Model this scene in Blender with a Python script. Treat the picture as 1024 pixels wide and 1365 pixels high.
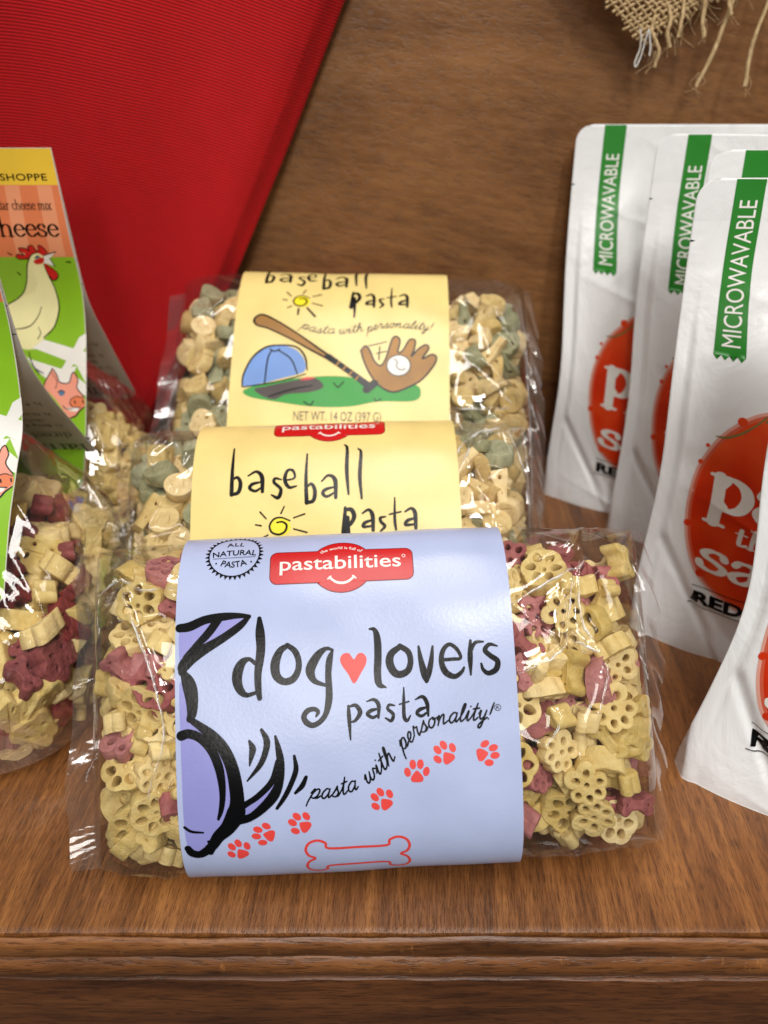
import bpy, bmesh, math, random
import numpy as np
from mathutils import Vector, Matrix
from mathutils.geometry import tessellate_polygon

# ================================================================ camera, world, lamps, exposure
scene = bpy.context.scene
for o in list(bpy.data.objects): bpy.data.objects.remove(o)
COL = scene.collection
cam_data = bpy.data.cameras.new('camera'); cam = bpy.data.objects.new('camera', cam_data); COL.objects.link(cam)
cam.location = (0, 0, .257); cam.rotation_euler = (math.radians(90 - 33.0), 0, 0)
cam_data.sensor_fit = 'VERTICAL'; cam_data.sensor_height = 36.0; cam_data.lens = 36.0 * 1000.0 / 1365.0
cam_data.clip_start = .01; cam_data.clip_end = 50
cam_data.dof.use_dof = True; cam_data.dof.focus_distance = .268; cam_data.dof.aperture_fstop = 9.0
scene.camera = cam

world = bpy.data.worlds.new('World'); scene.world = world; world.use_nodes = True
world.node_tree.nodes['Background'].inputs[0].default_value = (1.0, .98, .95, 1)
world.node_tree.nodes['Background'].inputs[1].default_value = .06

def ceiling_or_fill_lamp(loc, target, sx, sy, power, col=(1, .965, .915)):
    l = bpy.data.lights.new('ceiling_or_fill_lamp', 'AREA'); l.shape = 'RECTANGLE'; l.size, l.size_y = sx, sy
    l.energy = power; l.color = col
    o = bpy.data.objects.new('ceiling_or_fill_lamp', l); COL.objects.link(o); o.location = loc
    o.rotation_euler = (Vector(target) - Vector(loc)).to_track_quat('-Z', 'Y').to_euler()
    return o
ceiling_or_fill_lamp((.00, -.10, 2.2), (0, .28, .05), .25, 1.2, 22)
ceiling_or_fill_lamp((-.15, -2.1, 1.75), (0, .40, .10), .60, .8, 22)  # frontal fill, added to brighten the back panel and pouches
ceiling_or_fill_lamp((.44, -1.02, 1.85), (0, .28, .05), .24, .45, 20)
ceiling_or_fill_lamp((-1.2, -.60, 2.0), (0, .28, .05), .16, 1.2, 6)  # thin side strips, here and below, added for more film glints
ceiling_or_fill_lamp((1.3, -.40, 2.1), (0, .28, .05), .16, 1.2, 6)

scene.view_settings.view_transform = 'Standard'; scene.view_settings.look = 'None'
scene.view_settings.exposure = -0.02; scene.view_settings.gamma = 1.0; scene.view_settings.use_curve_mapping = False
scene.cycles.transparent_max_bounces = 32
scene.cycles.max_bounces = 10
# ================================================================ helpers
def link(o, parent=None):
    COL.objects.link(o)
    if parent is not None: o.parent = parent
    return o
def tag(o, label=None, cat=None, group=None, kind=None):
    if label: o['label'] = label
    if cat: o['category'] = cat
    if group: o['group'] = group
    if kind: o['kind'] = kind
    return o
def thing(name, label, cat, loc=(0, 0, 0), group=None):
    o = bpy.data.objects.new(name, None); o.empty_display_size = .02; link(o); o.location = loc
    return tag(o, label, cat, group)
def mesh_obj(name, V, F, mat, parent=None, smooth=True, uv=None, origin=None):
    me = bpy.data.meshes.new(name)
    V = np.asarray(V, float).reshape(-1, 3)
    if parent is not None:                                   # keep world placement: parents are unrotated Empties
        off = np.zeros(3); p = parent
        while p is not None: off += np.array(p.location); p = p.parent
        V = V - off
    me.from_pydata(V.tolist(), [], F if isinstance(F, list) else F.tolist())
    if uv is not None:
        lay = me.uv_layers.new(name='UVMap')
        idx = np.empty(len(me.loops), dtype=np.int32); me.loops.foreach_get('vertex_index', idx)
        lay.data.foreach_set('uv', np.asarray(uv, np.float32)[idx].ravel())
    me.materials.append(mat)
    if smooth: me.polygons.foreach_set('use_smooth', [True] * len(me.polygons))
    me.update()
    return link(bpy.data.objects.new(name, me), parent)
def grid_faces(n, m, wrap_m=False, base=0):
    i, j = np.meshgrid(np.arange(n - 1), np.arange(m if wrap_m else m - 1), indexing='ij')
    j2 = (j + 1) % m
    return (np.stack([i * m + j, (i + 1) * m + j, (i + 1) * m + j2, i * m + j2], -1).reshape(-1, 4) + base)

# ---- flat print: polygons, pen strokes and type, laid on a surface S(u, v, off); art is in millimetres of paper
class Print:
    def __init__(s): s.V, s.F, s.k = [], [], 0
    def _add(s, P, F, z):
        b = len(s.V); s.V += [(p[0], p[1], z if np.isscalar(z) else z[i]) for i, p in enumerate(P)]
        s.F += [tuple(b + i for i in f) for f in F]
    def poly(s, pts, smooth_n=0, closed=True):
        P = catmull(pts, smooth_n, True) if smooth_n else np.asarray(pts, float)
        tri = tessellate_polygon([[Vector((p[0], p[1], 0)) for p in P]])
        s.k += 1; s._add(P, tri, .004 * s.k); return s
    def ellipse(s, cx, cy, rx, ry, n=28, rot=0.0):
        a = np.linspace(0, 2 * np.pi, n, endpoint=False); c, q = math.cos(rot), math.sin(rot)
        x, y = rx * np.cos(a), ry * np.sin(a)
        return s.poly(np.stack([cx + x * c - y * q, cy + x * q + y * c], -1))
    def stroke(s, pts, n=9, closed=False):
        P = catmull(pts, n, closed) if len(pts) > 2 else np.linspace(pts[0], pts[1], 6)
        if closed: P = np.vstack([P, P[:1]])
        xy, w = P[:, :2], np.maximum(P[:, 2], .02) * .54
        T = np.gradient(xy, axis=0); T /= (np.linalg.norm(T, axis=1)[:, None] + 1e-9)
        N = np.stack([-T[:, 1], T[:, 0]], -1)
        s.k += 1; z0 = .004 * s.k; K = len(P)
        L, Rr = xy + N * w[:, None], xy - N * w[:, None]
        z = z0 + .004 * np.arange(K) / K
        s._add(np.vstack([L, Rr]), [(i, i + 1, K + i + 1, K + i) for i in range(K - 1)], np.concatenate([z, z]))
        if not closed:
            for e, sg in ((0, -1), (K - 1, 1)):              # round ends
                a = np.linspace(-np.pi / 2, np.pi / 2, 7)
                cap = [xy[e] + w[e] * (sg * math.cos(t) * T[e] + math.sin(t) * N[e]) for t in a]
                s._add([xy[e]] + cap, [(0, i + 1, i + 2) for i in range(6)], z[e] + .001)
        return s
    def strokes(s, L, n=9):
        for p in L: s.stroke(p, n)
        return s
    def add2d(s, V2, F, fn=None):
        P = [fn(p) for p in V2] if fn else V2
        s.k += 1; s._add(P, F, .004 * s.k); return s
    def build(s, name, mat, parent, S, off=.10, cut_u=2.5, cut_v=1.5, label=None, flip=False):
        bm = bmesh.new(); vs = [bm.verts.new((v[0], v[1], v[2])) for v in s.V]
        for f in s.F:
            try: bm.faces.new([vs[i] for i in f])
            except ValueError: pass
        A = np.array(s.V)
        for ax, step in ((1, cut_v), (0, cut_u)):
            if not step: continue
            lo, hi = A[:, ax].min(), A[:, ax].max()
            x = math.ceil(lo / step) * step
            while x < hi:
                co = [0, 0, 0]; no = [0, 0, 0]; co[ax] = x; no[ax] = 1
                bmesh.ops.bisect_plane(bm, geom=bm.verts[:] + bm.edges[:] + bm.faces[:], plane_co=co, plane_no=no, dist=1e-5)
                x += step
        bm.verts.ensure_lookup_table(); bm.verts.index_update()
        W = np.array([v.co[:] for v in bm.verts]); F = [[v.index for v in f.verts] for f in bm.faces]; bm.free()
        o = mesh_obj(name, S(W[:, 0] * 1e-3, W[:, 1] * 1e-3, (off + W[:, 2]) * 1e-3), F, mat, parent, smooth=True)
        if label: o['label'] = label
        return o

_text_cache = {}
def text2d(txt, bold=0.0, space=1.0):
    """outline type: (verts, faces) with cap height 1, starting at x = 0, baseline 0"""
    key = (txt, bold, space)
    if key not in _text_cache:
        cu = bpy.data.curves.new('type', 'FONT'); cu.body = txt; cu.size = 1; cu.offset = bold; cu.space_character = space; cu.resolution_u = 4
        o = bpy.data.objects.new('type', cu); COL.objects.link(o)
        me = bpy.data.meshes.new_from_object(o.evaluated_get(bpy.context.evaluated_depsgraph_get()))
        V = np.array([v.co[:2] for v in me.vertices]); F = [tuple(p.vertices) for p in me.polygons]
        bpy.data.objects.remove(o); bpy.data.curves.remove(cu); bpy.data.meshes.remove(me)
        V[:, 0] -= V[:, 0].min()
        _text_cache[key] = (V / .73, F)
    return _text_cache[key]
def fit_text(pr, txt, p0, p1, height, bold=0.0, arc=0.0, space=1.0, shear=0.0):
    """type from p0 to p1 (mm) along the baseline, cap height in mm, arc = rise of the baseline's middle"""
    V, F = text2d(txt, bold, space)
    L = V[:, 0].max(); p0, p1 = np.array(p0, float), np.array(p1, float)
    d = (p1 - p0); Lm = np.linalg.norm(d); d = d / Lm; nrm = np.array([-d[1], d[0]])
    def fn(q):
        t = (q[0] + shear * q[1]) / L
        r = arc * 4 * t * (1 - t); sl = arc * 4 * (1 - 2 * t) / Lm
        tx = d + nrm * sl; tx = tx / np.linalg.norm(tx); nx = np.array([-tx[1], tx[0]])
        return p0 + d * (t * Lm) + nrm * r + nx * (q[1] * height)
    pr.add2d(V, F, fn)

# ---- pen alphabets: x-height 1, baseline 0
SCRIPT = {
 'p': (.95, [[(0, .55), (.22, 1.0), (.12, .3), (-.08, -.85)], [(.12, .35), (.38, .95), (.66, .9), (.66, .35), (.40, .02), (.14, .12)], [(.40, .02), (.7, .05), (.95, .3)]]),
 'a': (1.0, [[(.72, .85), (.42, 1.0), (.12, .65), (.12, .2), (.38, .0), (.66, .4), (.74, .9)], [(.74, .95), (.70, .3), (.80, .02), (1.0, .25)]]),
 's': (.80, [[(0, .15), (.30, .65), (.46, 1.05)], [(.46, 1.05), (.50, .7), (.62, .3), (.42, -.02), (.12, .08)], [(.42, -.02), (.62, .02), (.80, .25)]]),
 't': (.70, [[(0, .25), (.28, .9), (.40, 1.7)], [(.40, 1.7), (.28, .6), (.32, .05), (.50, .02), (.70, .25)], [(.05, 1.15), (.66, 1.2)]]),
 'w': (1.3, [[(0, .6), (.18, .95), (.14, .3), (.30, .0), (.52, .3), (.62, .95)], [(.62, .95), (.60, .3), (.76, .0), (1.0, .3), (1.06, .95), (1.3, .8)]]),
 'i': (.55, [[(0, .3), (.22, 1.0), (.20, .25), (.32, .0), (.55, .25)], [(.32, 1.42), (.33, 1.46)]]),
 'h': (1.0, [[(0, .25), (.30, 1.1), (.38, 1.75), (.24, 1.7), (.14, .8), (.10, 0)], [(.10, .1), (.36, .85), (.60, .95), (.62, .4), (.70, .02), (1.0, .25)]]),
 'e': (.75, [[(0, .25), (.32, .4), (.52, .78), (.36, 1.0), (.14, .7), (.14, .2), (.36, .0), (.75, .3)]]),
 'r': (.75, [[(0, .25), (.20, .95), (.26, 1.1), (.34, .9), (.54, .88)], [(.54, .88), (.46, .3), (.54, .0), (.75, .25)]]),
 'o': (.90, [[(.46, .98), (.16, .8), (.10, .3), (.34, .0), (.62, .25), (.66, .75), (.44, .98), (.56, .75), (.90, .85)]]),
 'n': (1.1, [[(0, .6), (.16, .95), (.16, .4), (.10, .0)], [(.12, .2), (.36, .85), (.58, .95), (.60, .4), (.68, .02), (1.1, .3)]]),
 'l': (.62, [[(0, .25), (.30, .9), (.42, 1.6), (.30, 1.75), (.18, 1.2), (.16, .3), (.30, .0), (.62, .25)]]),
 'y': (.90, [[(0, .6), (.16, .95), (.16, .35), (.34, .05), (.58, .3), (.68, .95)], [(.68, .95), (.62, .0), (.50, -.75), (.28, -.8), (.26, -.5), (.60, -.1), (.90, .2)]]),
 '!': (.5, [[(.30, 1.7), (.20, .5)], [(.15, .03), (.16, .07)]]),
 ' ': (.7, []),
}
ROMAN = {   # upright pen with thick stems; serif bars are the two-point strokes
 'a': (.92, [[(.12, .78), (.22, .96), (.44, .98), (.60, .82), (.60, .2), (.68, .02), (.86, .06)], [(.60, .58), (.28, .46), (.10, .24), (.22, .02), (.42, .02), (.60, .2)]]),
 'b': (1.0, [[(.20, 1.62), (.20, .05)], [(.20, .6), (.42, .98), (.72, .85), (.82, .5), (.66, .1), (.40, .0), (.20, .15)], [(.02, 1.6), (.22, 1.62)]]),
 'c': (.84, [[(.74, .76), (.62, .94), (.42, .98), (.18, .78), (.10, .46), (.24, .12), (.46, .0), (.76, .2)]]),
 'd': (1.02, [[(.78, 1.62), (.78, .02)], [(.78, .7), (.56, .98), (.26, .88), (.12, .5), (.24, .1), (.50, .0), (.78, .25)], [(.60, 1.6), (.80, 1.62)], [(.78, .02), (.98, .03)]]),
 'e': (.86, [[(.12, .56), (.74, .58), (.66, .88), (.44, .99), (.20, .82), (.10, .48), (.24, .12), (.48, .0), (.78, .2)]]),
 'f': (.62, [[(.60, 1.52), (.48, 1.64), (.32, 1.52), (.26, 1.2), (.26, .02)], [(.04, .98), (.54, .98)], [(.06, .0), (.48, .0)]]),
 'g': (.9, [[(.44, .98), (.16, .8), (.16, .52), (.44, .36), (.68, .55), (.66, .84), (.44, .98)], [(.30, .4), (.16, .2), (.30, .06), (.66, .0), (.78, -.2), (.60, -.44), (.26, -.44), (.10, -.26), (.28, .02)]]),
 'h': (1.06, [[(.20, 1.62), (.20, .02)], [(.20, .66), (.42, .96), (.68, .94), (.80, .7), (.80, .02)], [(.02, 1.6), (.22, 1.62)], [(.02, .0), (.40, .0)], [(.62, .0), (1.0, .0)]]),
 'i': (.48, [[(.24, .98), (.24, .02)], [(.06, .97), (.26, .98)], [(.04, .0), (.44, .0)], [(.23, 1.42), (.25, 1.42)]]),
 'l': (.46, [[(.22, 1.62), (.22, .02)], [(.04, 1.6), (.24, 1.62)], [(.02, .0), (.42, .0)]]),
 'm': (1.6, [[(.20, .98), (.20, .02)], [(.20, .66), (.42, .96), (.64, .94), (.76, .7), (.76, .02)], [(.76, .66), (.98, .96), (1.20, .94), (1.32, .7), (1.32, .02)], [(.02, .97), (.22, .98)], [(.02, .0), (.40, .0)], [(.58, .0), (.94, .0)], [(1.14, .0), (1.52, .0)]]),
 'n': (1.06, [[(.20, .98), (.20, .02)], [(.20, .66), (.42, .96), (.68, .94), (.80, .7), (.80, .02)], [(.02, .97), (.22, .98)], [(.02, .0), (.40, .0)], [(.62, .0), (1.0, .0)]]),
 'o': (.96, [[(.48, .99), (.20, .84), (.10, .5), (.22, .14), (.48, .0), (.74, .14), (.86, .5), (.76, .84), (.48, .99)]]),
 'p': (1.04, [[(.20, .98), (.20, -.55)], [(.20, .66), (.42, .98), (.74, .86), (.86, .5), (.72, .12), (.44, .0), (.20, .2)], [(.0, .98), (.22, .98)], [(.0, -.57), (.44, -.57)]]),
 'r': (.78, [[(.20, .98), (.20, .02)], [(.20, .62), (.38, .94), (.58, .98), (.70, .88)], [(.02, .97), (.22, .98)], [(.02, .0), (.44, .0)]]),
 's': (.76, [[(.62, .78), (.54, .96), (.32, .99), (.14, .82), (.20, .62), (.46, .48), (.64, .3), (.56, .06), (.32, .0), (.12, .1), (.06, .28)]]),
 't': (.64, [[(.26, 1.36), (.26, .2), (.38, .02), (.60, .14)], [(.04, .98), (.56, .98)]]),
 'u': (1.04, [[(.20, .98), (.20, .3), (.34, .02), (.58, .04), (.78, .3)], [(.78, .98), (.78, .02)], [(.02, .97), (.22, .98)], [(.60, .97), (.80, .98)], [(.78, .02), (.98, .03)]]),
 'w': (1.3, [[(.10, .98), (.38, .02)], [(.38, .02), (.62, .9)], [(.62, .9), (.88, .02)], [(.88, .02), (1.14, .98)]]),
 'x': (.98, [[(.14, .98), (.80, .02)], [(.80, .98), (.14, .02)], [(.0, .98), (.32, .98)], [(.62, .98), (.94, .98)], [(.0, .0), (.32, .0)], [(.62, .0), (.96, .0)]]),
 ' ': (.55, []),
}
def pen_text(pr, txt, path, xh, w, font, slant=0.0, contrast=0.0, fill=1.0, flip=False):
    """write along a baseline polyline (mm), stretched so that the words fill it"""
    P = catmull(path, 12) if len(path) > 2 else np.linspace(path[0], path[1], 24)
    P = np.asarray(P, float)[:, :2]
    S = np.concatenate([[0], np.cumsum(np.hypot(*np.diff(P, axis=0).T))])
    adv = sum(font[c][0] for c in txt); k = S[-1] * fill / adv
    x0 = 0.0
    for c in txt:
        a, st = font[c]
        for q in st:
            q = np.asarray(q, float)
            C = catmull(q, 7) if len(q) > 2 else np.linspace(q[0], q[1], 5)
            sx = (x0 + C[:, 0]) * k; hy = C[:, 1] * xh
            bx, by = np.interp(sx, S, P[:, 0]), np.interp(sx, S, P[:, 1])
            e = S[-1] * .03
            tx = np.interp(sx + e, S, P[:, 0]) - np.interp(sx - e, S, P[:, 0]); ty = np.interp(sx + e, S, P[:, 1]) - np.interp(sx - e, S, P[:, 1])
            l = np.hypot(tx, ty); tx, ty = tx / l, ty / l
            X = bx + tx * slant * hy - ty * hy; Y = by + ty * slant * hy + tx * hy
            d = np.gradient(C * np.array([k, xh]), axis=0); ang = np.abs(d[:, 1]) / (np.hypot(d[:, 0], d[:, 1]) + 1e-9)
            ww = w * ((1 - contrast) + contrast * ang)
            if contrast and len(q) == 2 and ang.mean() < .5: ww = np.full(len(C), w * .36)
            n = len(X); taper = np.ones(n)
            if not contrast: taper = .55 + .45 * np.sin(np.linspace(.25, np.pi - .25, n)) ** .6
            pr.stroke(np.stack([X, Y, ww * taper], -1), 2)
        x0 += a
# ---------------------------------------------------------------- surfaces (metres; X right, Y into the shelf, Z up)
def section(a, b, n, N=720):
    """closed rounded section, counter-clockwise from the front centre: columns (normal, up), plus arc length"""
    t = np.linspace(-np.pi, np.pi, N + 1)
    c, s = np.cos(t), np.sin(t)
    nn = b * np.sign(c) * np.abs(c) ** (2 / n)
    uu = a * np.sign(s) * np.abs(s) ** (2 / n)
    d = np.hypot(np.diff(nn), np.diff(uu))
    L = np.concatenate([[0], np.cumsum(d)])
    L -= np.interp(0, t, L)
    return t, nn, uu, L

class Bag:
    """a pillow bag lying on its long side and leaning back; label = paper sleeve round its middle"""
    def __init__(s, cx, cy, alpha, yaw, half, a, b, lab0, lab1, n=2.7, roll=0.0, lift=0.0, vshift=0.0):
        s.half, s.a, s.b, s.n = half, a, b, n
        s.lab0, s.lab1, s.vshift = lab0, lab1, vshift
        al, ya = math.radians(alpha), math.radians(yaw)
        R = np.array([[math.cos(ya), -math.sin(ya), 0], [math.sin(ya), math.cos(ya), 0], [0, 0, 1]])
        ro = math.radians(roll)
        up = np.array([0, math.cos(al), math.sin(al)]); nn = np.array([0, -math.sin(al), math.cos(al)])
        ex = np.array([1., 0, 0])
        ex2 = ex * math.cos(ro) + up * math.sin(ro); up2 = up * math.cos(ro) - ex * math.sin(ro)
        s.ex, s.up, s.nn = R @ ex2, R @ up2, R @ nn
        t, a1, b1, L = section(a, b, n)
        zmin = (a1 * s.nn[2] + b1 * s.up[2]).min()
        s.C = np.array([cx, cy, -zmin + 0.0012 + lift])
        s.t, s.sn, s.su, s.sL = section(a + .0012, b + .0012, n)
        g = np.gradient(s.sn, s.sL), np.gradient(s.su, s.sL)
        s.tn, s.tu = g
    def local(s, x, nn, uu):
        x, nn, uu = np.broadcast_arrays(np.asarray(x, float), nn, uu)
        return s.C + x[..., None] * s.ex + nn[..., None] * s.nn + uu[..., None] * s.up
    def label(s, u, v, off=0.0):
        """label point: u metres along the bag, v metres of paper from the front centre (up = +)"""
        u = np.asarray(u, float); v = np.asarray(v, float) + s.vshift
        nn = np.interp(v, s.sL, s.sn); uu = np.interp(v, s.sL, s.su)
        tn = np.interp(v, s.sL, s.tn); tu = np.interp(v, s.sL, s.tu)
        l = np.hypot(tn, tu) + 1e-12
        off = off + .00013 * (np.sin(88 * u + 61 * v + 1) + np.sin(57 * u - 112 * v + 2) + .7 * np.sin(170 * u + 150 * v)) + .00016    # the paper bulges a little over the pasta
        return s.local(u, nn + off * tu / l, uu - off * tn / l)

def smooth(x, a, b):
    t = np.clip((x - a) / (b - a), 0, 1); return t * t * (3 - 2 * t)

class Pouch:
    """stand-up pouch: flat seals at the top and sides, belly low down, round base"""
    W, H = .142, .215
    def __init__(s, xl, y0, lean, yaw, seed, flare=.0016, belly=.030, tilt=0.0):
        s.lean, s.yaw = math.radians(lean), math.radians(yaw)
        s.base = np.array([xl, y0, 0.0]); s.seed, s.flare, s.belly, s.tilt = seed, flare, belly, tilt
    def half_width(s, v):
        h = v / s.H
        return s.W / 2 - s.flare * (np.exp(-((h - .38) / .20) ** 2) * 1.6 - .9 * np.exp(-(h / .10) ** 2))
    def flat(s, u, v, side=-1, off=0.0):
        """u in [0,W] across from the left edge, v in [0,H] up; before leaning"""
        u, v = np.broadcast_arrays(np.asarray(u, float), np.asarray(v, float))
        h = np.clip(v / s.H, 0, 1); q = np.clip(u / s.W * 2 - 1, -1, 1)
        r = .009; c = np.clip((v - (s.H - r)) / r, 0, 1); lim = s.W / 2 - r * (1 - np.sqrt(1 - c * c))   # rounded top corners
        x = s.W / 2 + np.clip(q * s.half_width(v), -lim, lim)
        e = np.clip(1 - np.abs(q), 0, 1)
        cr = .13 * smooth(e, .080, .105) + .87 * smooth(e, .095, .66)                     # 0 in the side seals
        bel = s.belly * np.sin(np.pi * np.clip(1 - h / .90, 0, 1) ** .72 * .62) * smooth(1 - h, .09, .35)
        base = np.clip(1 - np.abs(q) ** 2.0, 0, 1) ** .85 * (s.belly + .004) * np.exp(-(h / .30) ** 1.6)
        w = np.exp(-(h / .16) ** 2)
        d = (1 - w) * bel * cr + w * np.maximum(base, bel * cr)
        k = s.seed * 1.7
        d = d + cr * (.0011 * np.sin(38 * u + 21 * v + k) * np.sin(57 * v - 30 * u + 2 * k) * 1.6 + .0007 * np.sin(95 * v + 60 * u + k))
        z = v + .012 * w * 0
        # soft dents where the belly starts
        d = d - .0045 * np.exp(-((h - .36 - .10 * np.abs(q)) / .035) ** 2) * cr * (.5 + .5 * np.sin(k + 5 * q))
        line = np.clip(1 - e / .52, 0, 1) * .062                # fold that runs from each side down to the base
        d = d - .0034 * np.exp(-((v - line) / .0032) ** 2) * smooth(e, .06, .12) * smooth(line, .004, .02) - .0016 * smooth(line - v, 0, .004) * smooth(e, .06, .12)
        d = d + cr * (.0016 * (1 - np.abs(np.sin(26 * u + 60 * v * (1 + .3 * np.sin(k)) + k))) ** 5 * np.sin(20 * v + k) ** 2)
        d = np.maximum(d, 0)
        lateral = .0025 * np.sin(7 * h + k) * (1 - h * .5)
        return np.stack([x, side * d * (1 if side < 0 else .9) + lateral + off * side, z], -1)
    def place(s, p):
        cl, sl = math.cos(s.lean), math.sin(s.lean)
        x, y, z = p[..., 0] + s.tilt * p[..., 2], p[..., 1], p[..., 2]
        y2 = y * cl + z * sl; z2 = z * cl - y * sl * .0
        cy, sy = math.cos(s.yaw), math.sin(s.yaw)
        return np.stack([x * cy - y2 * sy, x * sy + y2 * cy, z2], -1) + s.base
    def face(s, u, v, off=0.0):
        return s.place(s.flat(u, v, -1, off))

def catmull(P, n=8, closed=False):
    """smooth curve through the points P (k x m)"""
    P = np.asarray(P, float)
    if len(P) < 3 and not closed: n = max(n, 6)
    Q = np.vstack([P[-1], P, P[0], P[1]]) if closed else np.vstack([2 * P[0] - P[1], P, 2 * P[-1] - P[-2]])
    out = []
    t = (np.arange(n) / n)[:, None]
    for k in range(1, len(Q) - 2):
        a, b, c, d = Q[k - 1], Q[k], Q[k + 1], Q[k + 2]
        out.append(.5 * (2 * b + (c - a) * t + (2 * a - 5 * b + 4 * c - d) * t ** 2 + (3 * b - 3 * c + d - a) * t ** 3))
    if not closed: out.append(P[-1:])
    return np.vstack(out)

class Card:
    """folded header card hung over a bag: a ridge along X with a front and a back leaf, each a (y, z) profile"""
    def __init__(s, x0, x1, front, back):
        s.x0, s.x1, s.W = x0, x1, x1 - x0
        s.P = {}
        for k, pr in ((True, front), (False, back)):
            c = catmull(pr, 24); L = np.concatenate([[0], np.cumsum(np.hypot(*np.diff(c, axis=0).T))])
            T = np.gradient(c, L, axis=0); T /= np.linalg.norm(T, axis=1)[:, None]
            N = np.stack([T[:, 1], -T[:, 0]], -1) * (1 if k else -1)      # outward
            s.P[k] = (L, c, N)
        s.Lf, s.Lb = s.P[True][0][-1], s.P[False][0][-1]
    def leaf(s, u, v, front=True, off=0.0):
        """u from the right edge (negative goes left), v metres down from the ridge, off outward"""
        u, v = np.broadcast_arrays(np.asarray(u, float), np.asarray(v, float))
        L, c, N = s.P[front]
        y = np.interp(v, L, c[:, 0]) + off * np.interp(v, L, N[:, 0])
        z = np.interp(v, L, c[:, 1]) + off * np.interp(v, L, N[:, 1])
        return np.stack([s.x1 + u, y, z], -1)

BAG_DOG = Bag(-.0125, .194, 50, .8, .1000, .058, .025, -.0568 - .0085, .0568 - .0085, roll=2.0)
BAG_DOG.C = BAG_DOG.C + .0085 * BAG_DOG.ex                # the sleeve sits left of the bag's middle
BAG_MID = Bag(-.0243, .2800, 46, 0.0, .0925, .0595, .0295, -.0575, .0575, roll=1.8)
BAG_BACK = Bag(-.0185, .3850, 42, 0.0, .100, .0800, .030, -.0622, .0528, roll=-1.0, lift=.0125)
POUCHES = [Pouch(.105, .418, 10, 0, 1), Pouch(.136, .378, 10, 0, 2), Pouch(.142, .322, 10, 0, 3), Pouch(.1255, .289, 9, 0, 4), Pouch(.121, .200, 10, 0, 5, .0042, .030, .055)]
POUCHES[3].H = .2085
CARD_REAR = Card(-.275, -.155, [(.385, .209), (.3842, .172), (.383, .1345), (.353, .084), (.329, .054)],
                 [(.3855, .209), (.3870, .172), (.390, .138), (.405, .110), (.437, .059)])
CARD_FRONT = Card(-.270, -.150, [(.2940, .215), (.2935, .184), (.2925, .154), (.282, .120), (.2655, .104), (.249, .089), (.226, .063)],
                  [(.2945, .215), (.2955, .178), (.2985, .142), (.311, .118), (.328, .095), (.349, .0665)])
# ================================================================ flat art, in millimetres of paper (u, v) or (u, v, pen width)
DOG_FILL = [[(-55.4,26.4),(-52.7,26.0),(-44.0,29.1),(-49.4,22.6),(-54.5,16.8),(-55.3,16.2)],[(-41.4,30.0),(-33.0,30.3),(-41.0,24.8),(-49.4,21.0)],[(-55.3,9.6),(-53.0,4.5),(-52.4,-1.7),(-50.8,-3.6),(-44.9,-8.9),(-40.9,-14.0),(-39.2,-19.6),(-38.5,-25.9),(-39.1,-32.9),(-41.9,-37.4),(-44.7,-40.7),(-47.3,-44.9),(-49.7,-47.4),(-52.8,-46.4),(-54.5,-44.4),(-55.0,-36.7),(-55.0,-22.0),(-55.2,-8.4)],[(-23.6,-20.4),(-25.6,-27.2),(-30.3,-32.1),(-34.2,-34.5),(-35.0,-32.5),(-30.7,-28.8),(-26.1,-24.6)]]
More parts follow.
